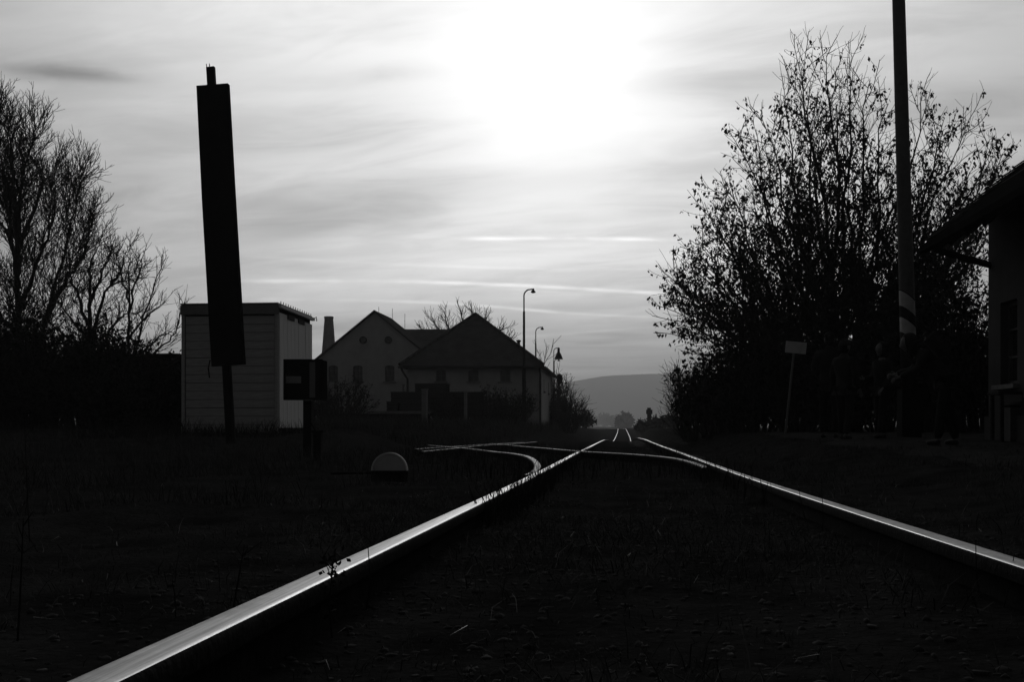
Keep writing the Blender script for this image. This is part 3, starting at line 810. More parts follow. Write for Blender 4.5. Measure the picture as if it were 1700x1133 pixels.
rf = mb.build('roof', M_roof, hh_)
# ridge and hip tiles
rt = MB()
for a_, b_ in ((c[0], ap0), (c[1], ap0), (ap0, ap1)):
    n_ = int((b_-a_).length/.35)
    for i in range(n_):
        p = a_.lerp(b_, (i+.1)/n_); q = a_.lerp(b_, (i+.98)/n_); rt.tube([p+Vector((0, 0, .03)), q+Vector((0, 0, .05))], [.11, .09], 6)
rt.build('ridge_tiles', M_roof, rf)['kind'] = 'stuff'
m = MB(); m.box(((ex0+ex1)/2, ey0-.03, zev-.10), (ex1-ex0+.1, .13, .12)).box((ex1+.05, (ey0+ey1)/2, zev-.10), (.13, ey1-ey0, .12)); m.build('gutter', M_darkm, hh_)
m = MB(); x_ = xof(668, D); m.tube([(x_, ey0, zev-.1), (x_+.1, ey0+.05, zev-.35), (xof(677, D), D-.08, zev-.75), (xof(677, D), D-.08, zb)], .06, 8); m.build('downpipe', M_darkm, hh_)
m = MB(); m.tube([(hx1-.05, ey0+.05, zev-.12), (hx1-.02, D-.08, zev-.6), (hx1-.02, D-.08, zb)], .055, 8); m.build('downpipe', M_darkm, hh_)
m = MB(); q = xof(861, D+3); m.lathe((q, D+3, zof(574, D+3)), [(.09, 0), (.09, .22), (.14, .22), (.14, .30), (.02, .34)], 8); m.build('vent_pipe', M_darkm, hh_)
m = MB(); p = Vector((hx1+.45, D+10.8, zof(627, D+10.8))); m.lathe(p, [(.03, -.5), (.16, -.4), (.22, -.1), (.16, .15), (.04, .25)], 10); m.tube([(hx1, D+10.8, p.z-1.2), p+Vector((0, 0, -.4))], .05, 6); m.build('wall_lamp', M_darkm, hh_)

# ---- gabled house to the left, behind
D = 66.0
g = thing('gabled_house', 'pale gabled house with two round attic vents and three tall windows', 'house', (xof(622, D), D, -.1))
gx0, gx1 = xof(524, D), xof(720, D); zb = -.1; ze = zof(600, D); za = zof(519, D); xa = xof(622, D)
ops = []
for pc, hw_ in ((553, 8), (594, 8), (647, 8)):
    uc = xof(pc, D)-gx0; ops.append((uc-.31, uc+.31, zof(634, D)-zb, zof(607, D)-zb))
mb = MB(); wall(mb, (gx0, D, zb), UX, NC, gx1-gx0, ze-zb, ops)
gl = 5.0
# gable triangle
mb.add([(gx0, D, ze), (gx1, D, ze), (xa, D, za)], [(0, 1, 2)])
mb.add([(gx0, D, zb), (gx0, D+gl, zb), (gx0, D+gl, ze), (gx0, D, ze)], [(0, 1, 2, 3)]); mb.add([(gx1, D, zb), (gx1, D+gl, zb), (gx1, D+gl, ze), (gx1, D, ze)], [(0, 1, 2, 3)])
mb.add([(gx0, D+gl, zb), (gx1, D+gl, zb), (gx1, D+gl, ze), (xa, D+gl, za), (gx0, D+gl, ze)], [(0, 1, 2, 3, 4)])
mb.build('wall', M_plaster, g, fix=False)
for a in ops: window(g, (gx0, D, zb), UX, NC, a, arched=True, vertical=1, horizontal=2)
for pc in (603, 645):
    m = MB(); cxx, czz = xof(pc, D), zof(565, D); N = 16
    ring = []
    for k in range(N):
        a_ = 2*PI*k/N; ring.append((math.cos(a_), math.sin(a_)))
    vs = [(cxx+a*.17, D-.05, czz+b*.17) for a, b in ring]+[(cxx+a*.24, D-.05, czz+b*.24) for a, b in ring]+[(cxx+a*.24, D+.0, czz+b*.24) for a, b in ring]+[(cxx+a*.17, D-.0, czz+b*.17) for a, b in ring]
    m.add(vs, [(k, (k+1) % N, (k+1) % N+N, k+N) for k in range(N)]+[(k+N, (k+1) % N+N, (k+1) % N+2*N, k+2*N) for k in range(N)]+[(k, k+3*N, (k+1) % N+3*N, (k+1) % N) for k in range(N)])
    w_ = m.build('round_vent', M_darkm, g)
    m = MB(); m.lathe((0, 0, 0), [(.17, -.01), (.17, .01)], 16); me = m.mesh('pane'); me.transform(Matrix.Translation((cxx, D-.012, czz)) @ Matrix.Rotation(PI/2, 4, 'X'))
    link('pane', me, M_glass, w_)
def gable_roof(parent, x0, x1, xa, zev, za, y0, y1, m_, th=.14, ov=.25):
    sl = (za-zev)/(xa-x0); sr = (za-zev)/(x1-xa)
    mb = MB(); t = Vector((0, 0, th))
    mb.slab([(x0-ov, y0, zev-ov*sl), (xa, y0, za), (xa, y1, za), (x0-ov, y1, zev-ov*sl)], t)
    mb.slab([(xa, y0, za), (x1+ov, y0, zev-ov*sr), (x1+ov, y1, zev-ov*sr), (xa, y1, za)], t)
    return mb.build('roof', m_, parent)
gable_roof(g, gx0, gx1, xa, ze, za, D-.16, D+gl, M_roof)
m = MB(); m.tube([(xof(524, D)-.1, D-.05, ze), (xof(524, D)-.05, D-.08, zb)], .055, 8); m.build('downpipe', M_darkm, g)
for q in (-.35, .4, 1.1):
    m = MB(); m.tube([(xa+q, D+3+q, za-.3-abs(q)*.5), (xa+q, D+3+q, za+.8-abs(q)*.4)], .014, 4); m.build('aerial', M_darkm, g)
# linking wing with lower ridge between the two roofs
wg = thing('linking_wing', 'low dark-roofed wing joining the gabled house and the hipped house', 'house', (xof(715, 71), 71, -.1))
y0 = 68.5; y1 = 75.5; wx0, wx1 = xof(668, 72), xof(800, 72); zr_ = zof(547, 72); zev = zof(585, y0)
mb = MB(); mb.slab([(wx0, y0, zev), (wx1, y0, zev), (wx1, 72, zr_), (wx0, 72, zr_)], (0, 0, -.14)).slab([(wx1, y1, zev), (wx0, y1, zev), (wx0, 72, zr_), (wx1, 72, zr_)], (0, 0, -.14)); mb.build('roof', M_roof, wg)
mb = MB(); mb.box(((wx0+wx1)/2, 72, (zev-.25)/2-.1), (wx1-wx0-.4, 6.2, zev-.05)); mb.build('wall', M_plaster, wg)
# tall brick chimney
D = 125; b = at(546, 600, D); b.z = -1
m = MB(); H_ = zof(526, D)+1; m.lathe(b, [(1.35, 0), (.98, H_*.55), (.52, H_-.3), (.56, H_-.25), (.56, H_-.02), (.5, H_)], 20)
ch = thing('factory_chimney', 'tapering round brick chimney rising behind the gabled house', 'chimney', b)
m.build('shaft', M_brick, ch, smooth=False); m = MB(); m.lathe(b+Vector((0, 0, H_)), [(.44, -.35), (.42, .012)], 16); m.build('flue', M_darkm, ch)
m = MB(); m.box(at(559, 563, 118), (1.4, 1.4, .12)); 

# ---- loading platform and clutter before the houses
D = 44.0
lp = thing('loading_platform', 'low concrete loading platform edge before the gabled house', 'platform', (xof(622, D), D, -.05))
x0, x1 = xof(545, D), xof(702, D); m = MB(); m.box(((x0+x1)/2, D+1.2, zof(683, D)-.06), (x1-x0, 2.4, .12)); m.build('slab', M_concrete, lp)
m = MB(); m.box(((x0+x1)/2, D+1.3, (zof(683, D)-.12-.2)/2), (x1-x0-.2, 2.1, zof(683, D)-.12+.2)); m.build('wall', M_roofd, lp)
def crate(px0, px1, py0, py1, D, label, depth=.9, m_=None, g_='dark crates and bins on the loading platform'):
    x0, x1 = xof(px0, D), xof(px1, D); z1, z0 = zof(py0, D), zof(py1, D)
    r = thing('crate', label, 'crate', ((x0+x1)/2, D+depth/2, z0), g_); w = x1-x0; h = z1-z0; xc = (x0+x1)/2
    b_ = MB(); b_.box((xc, D+depth/2, (z0+z1)/2), (w-.04, depth-.04, h-.03)); b_.build('body', M_roofd, r)
    n_ = max(3, int(h/.22))
    sm = MB(); sm.box((0, 0, 0), (w, .02, h/n_-.025)); sme_ = sm.mesh('slat'); sme_.materials.append(m_ or M_wood)
    for i in range(n_):
        s_ = bpy.data.objects.new('slat', sme_); COL.objects.link(s_); s_.parent = r; s_.location = (0, -depth/2-.002, (i+.5)*h/n_)
    l_ = MB(); l_.box((xc, D+depth/2, z1+.01), (w+.04, depth+.04, .03)); l_.build('lid', m_ or M_wood, r)
crate(649, 704, 652, 683, 45, 'wide dark crate on the loading platform below the tall right window')
crate(689, 742, 638, 690, 47, 'tall dark crate against the hipped house, left of its first window')
crate(706, 800, 652, 692, 46, 'long low dark crate right of the pale post')
crate(642, 660, 668, 684, 44.5, 'smallest dark crate at the left end of the crates')
def post(px, py0, py1, D, label, w=.14, nm='post', m_=None):
    x_ = xof(px, D); z0 = gz(x_, D)-.05 if py1 is None else zof(py1, D)
    r = thing(nm, label, 'post', (x_, D, z0)); m = MB(); m.box((x_, D, (z0+zof(py0, D))/2), (w, w, zof(py0, D)-z0)); m.build('shaft', m_ or M_concrete, r)
    m = MB(); m.box((x_, D, zof(py0, D)+.02), (w+.05, w+.05, .04)); m.build('cap', m_ or M_concrete, r)
post(705, 648, None, 43.5, 'pale square concrete post beside the crates', .22)
post(773, 652, None, 43, 'slim pale concrete post right of the long crate', .12)
post(670, 640, 655, 45.5, 'short pipe stub on top of the wide crate', .08)
# iron fence stub: two low vertical pickets pale in the weeds
for px, lab in ((594, 'left one of two white kerb stones on the loading platform'), (603, 'right one of two white kerb stones on the loading platform')):
    x_ = xof(px, 43.4); r = thing('kerb_stone', lab, 'kerb stone', (x_, 43.4, zof(685, 43.4)))
    m = MB(); m.box((x_, 43.4, zof(679.5, 43.4)), (.16, .16, .26)); m.build('block', M_white, r)
    m = MB(); m.lathe((x_, 43.4, zof(679.5, 43.4)+.13), [(.08, 0), (.05, .04)], 8); m.build('cap', M_white, r)

# ------------------------------------------------------------------ lamp posts
def lamp_post(px, top, D, arm_px, label, style, thick=.06):
    x_ = xof(px, D); z0 = gz(x_, D)-.05; zt = zof(top, D); L = arm_px/F*D
    r = thing('lamp_post', label, 'street lamp', (x_, D, z0), 'lamp posts beside the houses')
    zs = z0+(zt-z0)*.42
    m = MB(); m.tube([(x_, D, z0), (x_, D, zs)], [thick*1.7, thick*1.45], 10); m.tube([(x_, D, zs), (x_, D, zs+.12)], [thick*1.45, thick], 10)
    bend = L*.62
    zc = zt-bend
    m.tube([(x_, D, zs+.12), (x_, D, z0+(zt-z0)*.84)], [thick, thick*.85], 8)
    m.build('pole', M_darkm, r)
    pts = [(x_, D, z0+(zt-z0)*.84-.01)]+[(x_+bend*(1-math.cos(q)), D, zc+bend*math.sin(q)) for q in [i*PI/2/8 for i in range(9)]]+[(x_+L, D, zt+.02)]
    m = MB(); m.tube(pts, [thick*.55]*len(pts), 7); m.build('arm', M_darkm, r)
    m = MB(); e = Vector((x_+L, D, zt))
    if style == 'bell':
        m.lathe(e+Vector((0, 0, -.85)), [(.34, 0), (.30, .10), (.17, .42), (.10, .55), (.09, .85), (.04, .9)], 14)
        m.tube([e+Vector((0, 0, 0)), e+Vector((0, 0, .05))], .03, 6)
    else:
        m.lathe(e+Vector((-.05, 0, -.20)), [(.04, .02), (.12, .05), (.11, .11), (.05, .17), (.04, .24)], 12)
    m.build('lamp_head', M_darkm, r)
    return r
lamp_post(870, 481, 51, 17, 'tallest lamp post, standing in front of the hipped house', 'small', .065)
lamp_post(889.5, 544, 72, 12, 'middle lamp post, sticking up from behind the hipped roof', 'small', .06)
lamp_post(919.5, 578.5, 79, 8, 'lamp post with a hanging bell-shaped shade at the house end', 'bell', .055)
lamp_post(920.5, 597, 96, 8, 'farthest lamp post with a thin short arm under the bell lamp', 'small', .045)

# ------------------------------------------------------------------ pale box cabin
D = 22.0
rz = math.radians(-8)
cab = thing('goods_cabin', 'pale plank-fronted box cabin standing behind the leaning board mast', 'cabin', (xof(463, D), D, -.15))
nc = Vector((xof(463, D), D, 0)); fdir = Vector((-2.15, .20, 0)).normalized(); fw = 2.19; sdir = Vector((-.10, 2.7, 0)).normalized(); sl_ = 2.75
zt = zof(504, D); zb = zof(711, D)-.15; hgt = zt-zb
fl = nc+fdir*fw; br = nc+sdir*sl_; bl = fl+sdir*sl_
def up(v, z): return Vector((v.x, v.y, z))
mb = MB(); inn = lambda v: v+(fl+br-nc*2)*0
mid_ = (nc+bl)/2
sh = [mid_+(v-mid_)*.965 for v in (nc, br, bl, fl)]
mb.slab([up(v, zb+.1) for v in sh], (0, 0, hgt-.16)); mb.build('shell', M_roofd, cab)
# front planks, each its own
npk = 14; fh = (hgt-.26-.04)/npk
pkm = MB(); pkm.box((0, 0, 0), (fw-.20, .03, fh-.007)); pk = pkm.mesh('plank')
bm = bmesh.new(); bm.from_mesh(pk); bmesh.ops.bevel(bm, geom=bm.edges[:], offset=.004, segments=1, affect='EDGES'); bm.to_mesh(pk); bm.free(); pk.materials.append(M_plank)
rf_ = math.atan2(-fdir.y, -fdir.x); mf = (nc+fl)/2; nf = Vector((fdir.y, -fdir.x, 0)); nf = nf if nf.y < 0 else -nf
rr_ = random.Random(9)
for i in range(npk):
    o = bpy.data.objects.new('plank', pk); COL.objects.link(o); o.parent = cab
    o.location = Vector((mf.x, mf.y, zb+.04+(i+.5)*fh)) - cab.location + nf*(-.012+rr_.uniform(-.006, .004)); o.rotation_euler = (0, rr_.uniform(-.002, .002), rf_)
# corner posts, top band, bottom rail
for v, s_ in ((nc, 1), (fl, -1)):
    m = MB(); c_ = v+fdir*(.05*s_); m.box((c_.x, c_.y, (zb+zt)/2-.09), (.07, .05, hgt-.20), rf_); m.build('corner_post', M_plank, cab)
m = MB(); c_ = mf+nf*.02; m.box((c_.x, c_.y, zt-.13), (fw+.01, .06, .20), rf_); m.build('top_band', M_brick, cab)
# right side sheets
rs_ = math.atan2(sdir.y, sdir.x); ns = Vector((sdir.y, -sdir.x, 0))
nsh = 9; sw = (sl_-.06)/nsh
shm = MB(); shm.box((0, 0, 0), (sw-.012, .025, hgt-.34)); shme = shm.mesh('side_sheet'); shme.materials.append(M_sheet)
for i in range(nsh):
    p = nc+sdir*(.05+(i+.5)*sw)
    o = bpy.data.objects.new('side_sheet', shme); COL.objects.link(o); o.parent = cab
    o.location = Vector((p.x, p.y, (zb+zt)/2-.02)) - cab.location + ns*(-.012+rr_.uniform(-.003, .003)); o.rotation_euler = (0, 0, rs_)
ms = (nc+br)/2+ns*.02
m = MB(); m.box((ms.x, ms.y, zt-.06), (sl_+.04, .08, .07), rs_); m.build('roof_rail', M_sheet, cab)
for a_ in (.9, 1.75):
    m = MB(); p = nc+sdir*a_; m.box((p.x+.008, p.y, zt-.22), (.5, .03, .10), rs_); m.build('vent_slot', M_darkm, cab)
m = MB(); m.slab([up(v, zt-.02) for v in (nc+nf*.05, br, bl, fl+nf*.05)], (0, 0, .035)); m.build('roof', M_metal, cab)
st = MB(); st.tube([(0, 0, 0), (0, 0, .05)], .009, 5); stm = st.mesh('rivet_stud'); stm.materials.append(M_darkm)
for i in range(14):
    p = nc+sdir*(.15+i*.19)+ns*.0
    o = bpy.data.objects.new('stud', stm); COL.objects.link(o); o.parent = cab; o.location = Vector((p.x, p.y, zt+.012))-cab.location
m = MB(); p = br; m.tube([(p.x+.03, p.y, zt-.05), (p.x+.10, p.y, zt), (p.x+.11, p.y, zt-.1)], .012, 5); m.build('hook', M_darkm, cab)

# low dark shed / wall left of the cabin
D = 28.0; x0, x1 = xof(150, D), xof(301, D)
shd = thing('low_shed', 'long low dark shed with a flat roof left of the pale cabin', 'shed', ((x0+x1)/2, D, -.15))
z1 = zof(594, D); m = MB(); m.box(((x0+x1)/2, D+1.2, (z1-.3)/2), (x1-x0-.3, 2.4, z1+.3)); m.build('wall', M_roofd, shd)
m = MB(); m.box(((x0+x1)/2, D+1.2, z1+.05), (x1-x0, 2.8, .09), 0, 0, 0, -.003); m.build('roof', M_roofd, shd)
nb = int((x1-x0-.3)/.28); bdm = MB(); bdm.box((0, 0, 0), (.265, .02, z1+.2)); bdme = bdm.mesh('board'); bdme.materials.append(M_roofd)
for i in range(nb):
    o = bpy.data.objects.new('board', bdme); COL.objects.link(o); o.parent = shd
    o.location = Vector((x0+.15+(i+.5)*.28, D-.012-rr_.uniform(0, .008), (z1)/2-.05))-shd.location

# ------------------------------------------------------------------ leaning board mast
D = 18.0
mp0 = at(379, 720, D); mp0.z = gz(mp0.x, mp0.y)-.1
mast = thing('board_mast', 'tall narrow dark board on a thin post, leaning left before the pale cabin', 'mast', mp0)
def quadslab(pl, D, th, m_, name, par):
    m = MB(); m.slab([at(px, py, D) for px, py in pl], (0, th, 0)); return m.build(name, m_, par)
o = quadslab([(326, 142), (378, 138), (387, 300), (405, 605), (351, 609), (335, 330)], D, .10, M_roofd, 'board', mast)
quadslab([(342, 111), (355, 109.5), (357, 142), (344, 143)], D+.02, .07, M_darkm, 'mast_head', mast)
m = MB(); m.tube([at(343.5, 112, D+.05), at(342.5, 106, D+.05)], .008, 5).tube([at(348, 112, D+.05), at(347.6, 105.5, D+.05)], .008, 5); m.build('pin', M_darkm, mast)
m = MB(); a_ = at(379, 700, D+.14); b_ = at(376, 600, D+.14); c_ = at(349, 135, D+.14); m.tube([Vector((mp0.x, D+.14, mp0.z)), b_, c_], [.085, .08, .055], 10); m.build('post', M_darkm, mast)
for py in (170, 330, 500, 590):
    px = 352+(py-140)*.055; m = MB(); p = at(px, py, D+.15); m.box(p, (.34, .12, .05), 0, 0, 0, .05); m.build('clamp', M_darkm, mast)
m = MB(); p = at(349, 575, D-.02); m.tube([at(349, 598, D+.3), at(346, 612, D+.3), at(348, 628, D+.3)], .012, 5); m.build('cable', M_darkm, mast)

# ------------------------------------------------------------------ signal box on post
D = 16.0
bx = thing('signal_box', 'dark square box on a post with a pale plate, right of the pale cabin', 'signal box', (xof(505, D), D, gz(xof(505, D), D)))
x0, x1 = xof(471.5, D), xof(535, D); z1, z0 = zof(597, D), zof(665, D)
m = MB(); m.box(((x0+x1)/2, D+.16, (z0+z1)/2), (x1-x0-.02, .30, z1-z0-.02)); m.build('body', M_roofd, bx)
m = MB(); w_ = .022
m.box(((x0+x1)/2, D, z1-w_/2), (x1-x0, .06, w_)).box(((x0+x1)/2, D, z0+w_/2), (x1-x0, .06, w_)).box((x0+w_/2, D, (z0+z1)/2), (w_, .06, z1-z0-2*w_)).box((x1-.05, D, (z0+z1)/2), (.10, .06, z1-z0-2*w_)); m.build('rim', M_roofd, bx)
m = MB(); m.box(at(487, 631, D)+Vector((0, .006, 0)), (.24, .012, .11)); m.build('plate', M_concrete, bx)
m = MB(); m.box(at(520, 631, D)+Vector((0, .006, 0)), (.115, .012, .56)); m.build('side_strip', M_brick, bx)
m = MB(); m.box((xof(507, D), D+.16, (z0+gz(xof(505, D), D)-.1)/2), (.13, .13, z0-gz(xof(505, D), D)+.1)); m.build('post', M_darkm, bx)
# small stump with wheel behind weeds
stp = thing('point_lever', 'low dark lever stand in the weeds right below the signal box', 'lever', (xof(528, 14), 14, gz(xof(528, 14), 14)))
m = MB(); b_ = at(528, 745, 14); m.box((b_.x, 14, (gz(b_.x, 14)+zof(717, 14))/2), (.10, .10, zof(717, 14)-gz(b_.x, 14))); m.build('stand', M_darkm, stp)
m = MB(); m.box(at(528, 717, 14), (.18, .14, .03)); m.build('cap', M_darkm, stp)
m = MB(); m.tube([at(524, 716, 14), at(515, 700, 14)], .012, 6); m.build('lever', M_darkm, stp)

# ------------------------------------------------------------------ half-disc ground signal
D = 9.2
c_ = at(646.5, 782, D); sg = thing('disc_signal', 'half-round white disc standing low in the weeds left of the rails', 'ground signal', Vector((c_.x, D, gz(c_.x, D))))
R_ = .157; N = 28
m = MB(); poly = [(c_.x+R_*math.cos(PI*k/N), D, c_.z+R_*math.sin(PI*k/N)) for k in range(N+1)]; m.slab(poly, (0, .022, 0)); m.build('disc', M_white, sg)
m = MB(); vo = [(c_.x+(R_+.006)*math.cos(PI*k/N), c_.z+(R_+.006)*math.sin(PI*k/N)) for k in range(N+1)]; vi = [(c_.x+(R_-.006)*math.cos(PI*k/N), c_.z+(R_-.006)*math.sin(PI*k/N)) for k in range(N+1)]
vs = [(a, D-.008, b) for a, b in vo]+[(a, D-.008, b) for a, b in vi]+[(a, D+.03, b) for a, b in vo]
n_ = N+1; m.add(vs, [(k, k+1, k+1+n_, k+n_) for k in range(N)]+[(k, k+2*n_, k+1+2*n_, k+1) for k in range(N)]); m.build('rim', M_sheet, sg)
m = MB(); m.box((c_.x, D+.01, c_.z-.03), (.31, .10, .06)).box((c_.x, D+.01, (c_.z-.06+gz(c_.x, D)-.03)/2), (.30, .12, abs(c_.z-.06-gz(c_.x, D)+.03))); m.build('base', M_roofd, sg)
m = MB(); m.tube([(c_.x-.12, D, c_.z-.02), (c_.x-.55, D+.1, c_.z-.03)], .012, 6); m.build('rod', M_darkm, sg)

# ------------------------------------------------------------------ far signal and post
D = 118; r = thing('signal_post', 'far dark signal with stepped square head beside the track', 'railway signal', (xof(1078, D), D, gz(xof(1078, D), D)))
m = MB(); x_ = xof(1078, D); z0 = gz(x_, D)-.1
m.box((x_, D, (z0+zof(688, D))/2), (.5, .4, zof(688, D)-z0)); m.build('shaft', M_roofd, r)
m = MB(); m.box((x_, D, zof(684.5, D)), (.72, .45, .50)).box((x_-.03, D, zof(680, D)), (.42, .4, .34)); m.build('signal_head', M_roofd, r)
D = 96; x_ = xof(1101, D); z0 = gz(x_, D)-.1; r = thing('marker_post', 'small far pointed post right of the stepped signal', 'post', (x_, D, z0))
m = MB(); m.tube([(x_, D, z0), (x_, D, zof(699, D))], .10, 8); m.build('shaft', M_darkm, r)
m = MB(); m.lathe((x_, D, zof(699, D)), [(.10, 0), (.17, .08), (.15, .22), (.03, .40)], 8); m.build('head', M_darkm, r)

# ------------------------------------------------------------------ striped barrier pole
def stripe_mat():
    m = bpy.data.materials.new('striped_paint'); m.use_nodes = True; t = m.node_tree; E.nt = t
    bs = t.nodes['Principled BSDF']; bs.inputs['Roughness'].default_value = .8; bs.inputs['Specular IOR Level'].default_value = .1
    tcn = t.nodes.new('ShaderNodeTexCoord'); sp = t.nodes.new('ShaderNodeSeparateXYZ'); t.links.new(tcn.outputs['Object'], sp.inputs[0])
    x, y_, z = (E(sp.outputs[i]) for i in range(3))
    a = z + x*.75
    k = E.m('FRACT', (a-.22)/.46)
    st = E.m('GREATER_THAN', k, .44)*E.m('GREATER_THAN', z, 1.66)
    low = E.m('LESS_THAN', a, 2.54)
    w = nz(tcn.outputs['Object'], 9, 5, .6)
    white = ss(w, .3, .75)*.12 + .38
    v = low*(st*white + (1-st)*.02) + (1-low)*(w*.07+.06)
    cc = t.nodes.new('ShaderNodeCombineColor')
    for i in range(3): t.links.new(v.s, cc.inputs[i])
    t.links.new(cc.outputs[0], bs.inputs['Base Color']); return m
D = 18.2
b_ = at(1510, 708, D); b_.z = gz(b_.x, D)-.02
br_ = thing('barrier_pole', 'raised crossing barrier pole with white and black bands low down', 'barrier', b_)
lean = (at(1492, 0, D)-at(1507.5, 560, D)); lean = lean/lean.z
def pp(z): return Vector((at(1507.5, 560, D).x+lean.x*(z-zof(560, D)), D, z))
zt_ = 8.6
m = MB(); zs_ = [b_.z+.9, zof(560, D), zof(300, D), zof(0, D), zt_]; m.tube([pp(z) for z in zs_], [.140, .138, .125, .112, .10], 20); m.build('boom', stripe_mat(), br_, smooth=True)
m = MB(); m.box((b_.x, D+.02, b_.z+.45), (.34, .34, .9)); m.build('stand', M_darkm, br_)
m = MB(); m.box((b_.x+.22, D+.02, b_.z+.75), (.12, .4, .34)); m.build('counterweight', M_darkm, br_)
m = MB(); m.tube([pp(b_.z+1.0)+Vector((-.2, 0, 0)), pp(b_.z+1.0)+Vector((.22, 0, 0))], .03, 8); m.build('pivot', M_darkm, br_)

# ------------------------------------------------------------------ tilted pale sign
D = 21.0; b_ = at(1303, 708, D); b_.z = gz(b_.x, D)-.05
sg = thing('tilted_sign', 'pale blank rectangular sign on a thin leaning post', 'sign', b_)
c_ = at(1321.5, 577.5, D); m = MB(); m.box(c_, (.425, .02, .235), 0, 0, 0, math.radians(5.5)); m.build('sign_board', M_sign, sg)
m = MB(); m.tube([b_, at(1318, 590, D)+Vector((0, .03, 0)), at(1321, 568, D)+Vector((0, .03, 0))], .024, 8); m.build('post', M_metal, sg)

# ------------------------------------------------------------------ station building, right edge
yF, yN = 17.0, 8.0; xw = xof(1641, yF); zb = gz(xw, yF)-.1
stn = thing('station_building', 'dark station building with deep overhanging roof at the right edge', 'building', (xw, yF, zb))
wl = yF-yN; zw = zof(372, yF)+.55
# wall facing the track runs from far corner towards the camera
wu = Vector((0, -1, 0)); wn = Vector((-1, 0, 0))
def yat(px): return xw*F/(px-CXP)
ya, yb_ = yat(1661), yat(1689); zs0, zs1 = zof(640, ya), zof(504, ya)
ops = [(yF-ya, yF-yb_, zs0-zb, zs1-zb), (3.2, 4.0, zs0-zb, zs1-zb)]
mb = MB(); wall(mb, (xw, yF, zb), wu, wn, wl, zw-zb, ops, .2)
mb.add([(xw, yF, zb), (xw+6, yF, zb), (xw+6, yF, zw), (xw, yF, zw)], [(0, 1, 2, 3)])
mb.add([(xw, yF, zw), (xw+6, yF, zw), (xw+3, yF, zw+2.4)], [(0, 1, 2)])
mb.add([(xw, yN, zb), (xw+6, yN, zb), (xw+6, yN, zw), (xw, yN, zw)], [(0, 1, 2, 3)])
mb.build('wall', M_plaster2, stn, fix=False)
for a in ops: window(stn, (xw, yF, zb), wu, wn, a, t=.2, vertical=0, horizontal=2)
# plinth
m = MB(); m.box((xw-.03, (yF+yN)/2, zb+.25), (.06, wl+.05, .5)); m.build('plinth', M_plaster2, stn)
xe = xof(1534, yF+.2); zev = zof(405, yF+.2); pitch = .82
xr_ = xw+3; zrdg = zev+(xr_-xe)*pitch; x3 = xr_+(xr_-xe)
m = MB(); t = Vector((0, 0, -.13))
m.slab([(xe, yF+.2, zev), (xe, yN-.5, zev), (xr_, yN-.5, zrdg), (xr_, yF+.2, zrdg)], t).slab([(x3, yF+.2, zev), (x3, yN-.5, zev), (xr_, yN-.5, zrdg), (xr_, yF+.2, zrdg)], t)
rf = m.build('roof', M_roofd, stn)
# roof tiles along the visible verge, row by row
tl = MB(); tl.box((0, 0, 0), (.30, .24, .022), 0, 0, 0, -math.atan(pitch)+.10); tlm = tl.mesh('tile'); tlm.materials.append(M_roof)
L_ = math.hypot(xr_-xe, zrdg-zev); nrow = int(L_/.24)
for i in range(nrow):
    for j in range(3):
        f = (i+.5)/nrow; o = bpy.data.objects.new('tile', tlm); COL.objects.link(o); o.parent = rf
        w_ = Vector((xe+(xr_-xe)*f, yF+.1-j*.245, zev+(zrdg-zev)*f+.03)); o.location = w_-stn.location
m = MB(); m.box((xe-.02, (yF+yN)/2-.15, zev-.10), (.12, wl+.7, .10)); m.build('gutter', M_roofd, stn)
for yy in (yF-.1, yF-3.6, yF-7.1):
    m = MB(); m.tube([(xe+.12, yy, zev-.16), (xw+.02, yy, zof(443, yF)-.0)], .055, 4); m.tube([(xe+.1, yy, zev-.07), (xw, yy, zev-.07+(xw-xe-.1)*pitch-.1)], .06, 4); m.build('bracket', M_roofd, stn)
for i in range(12):
    m = MB(); yy = yF-.2-i*.75; m.tube([(xe+.05, yy, zev-.19), (xw+.3, yy, zev-.19+(xw+.25-xe)*pitch)], .05, 4); m.build('rafter', M_roofd, stn)

# table / crate beneath the station window
D = 15.6; x0 = xof(1661, D); tb_ = thing('market_table', 'dark table with pale front board under the station window', 'table', (x0+.4, D+.25, gz(x0, D)))
zt_ = zof(655, D)
m = MB(); m.box((x0+.42, D+.22, zt_+.015), (.92, .5, .035)); m.build('table_top', M_wood, tb_)
m = MB(); m.box((x0+.45, D-.01, zt_-.06), (.80, .02, .11)); m.build('front_board', M_concrete, tb_)
for dx, dy in ((.03, .02), (.80, .02), (.03, .42), (.80, .42)):
    m = MB(); z0 = gz(x0+dx, D); m.box((x0+dx, D+dy, (zt_+z0)/2), (.05, .05, zt_-z0)); m.build('leg', M_wood, tb_)
cr = thing('lidded_bin', 'dark lidded bin standing under the table by the station', 'bin', (x0+.42, D+.2, gz(x0, D)))
m = MB(); z0 = gz(x0, D); m.box((x0+.43, D+.22, z0+.27), (.52, .34, .54)); m.build('body', M_metal, cr); m = MB(); m.box((x0+.43, D+.22, z0+.56), (.56, .38, .04)); m.build('lid', M_darkm, cr)
m = MB(); m.tube([(x0+.30, D+.03, z0+.40), (x0+.36, D+.0, z0+.43), (x0+.50, D+.0, z0+.43), (x0+.56, D+.03, z0+.40)], .010, 6); m.build('handle', M_metal, cr)

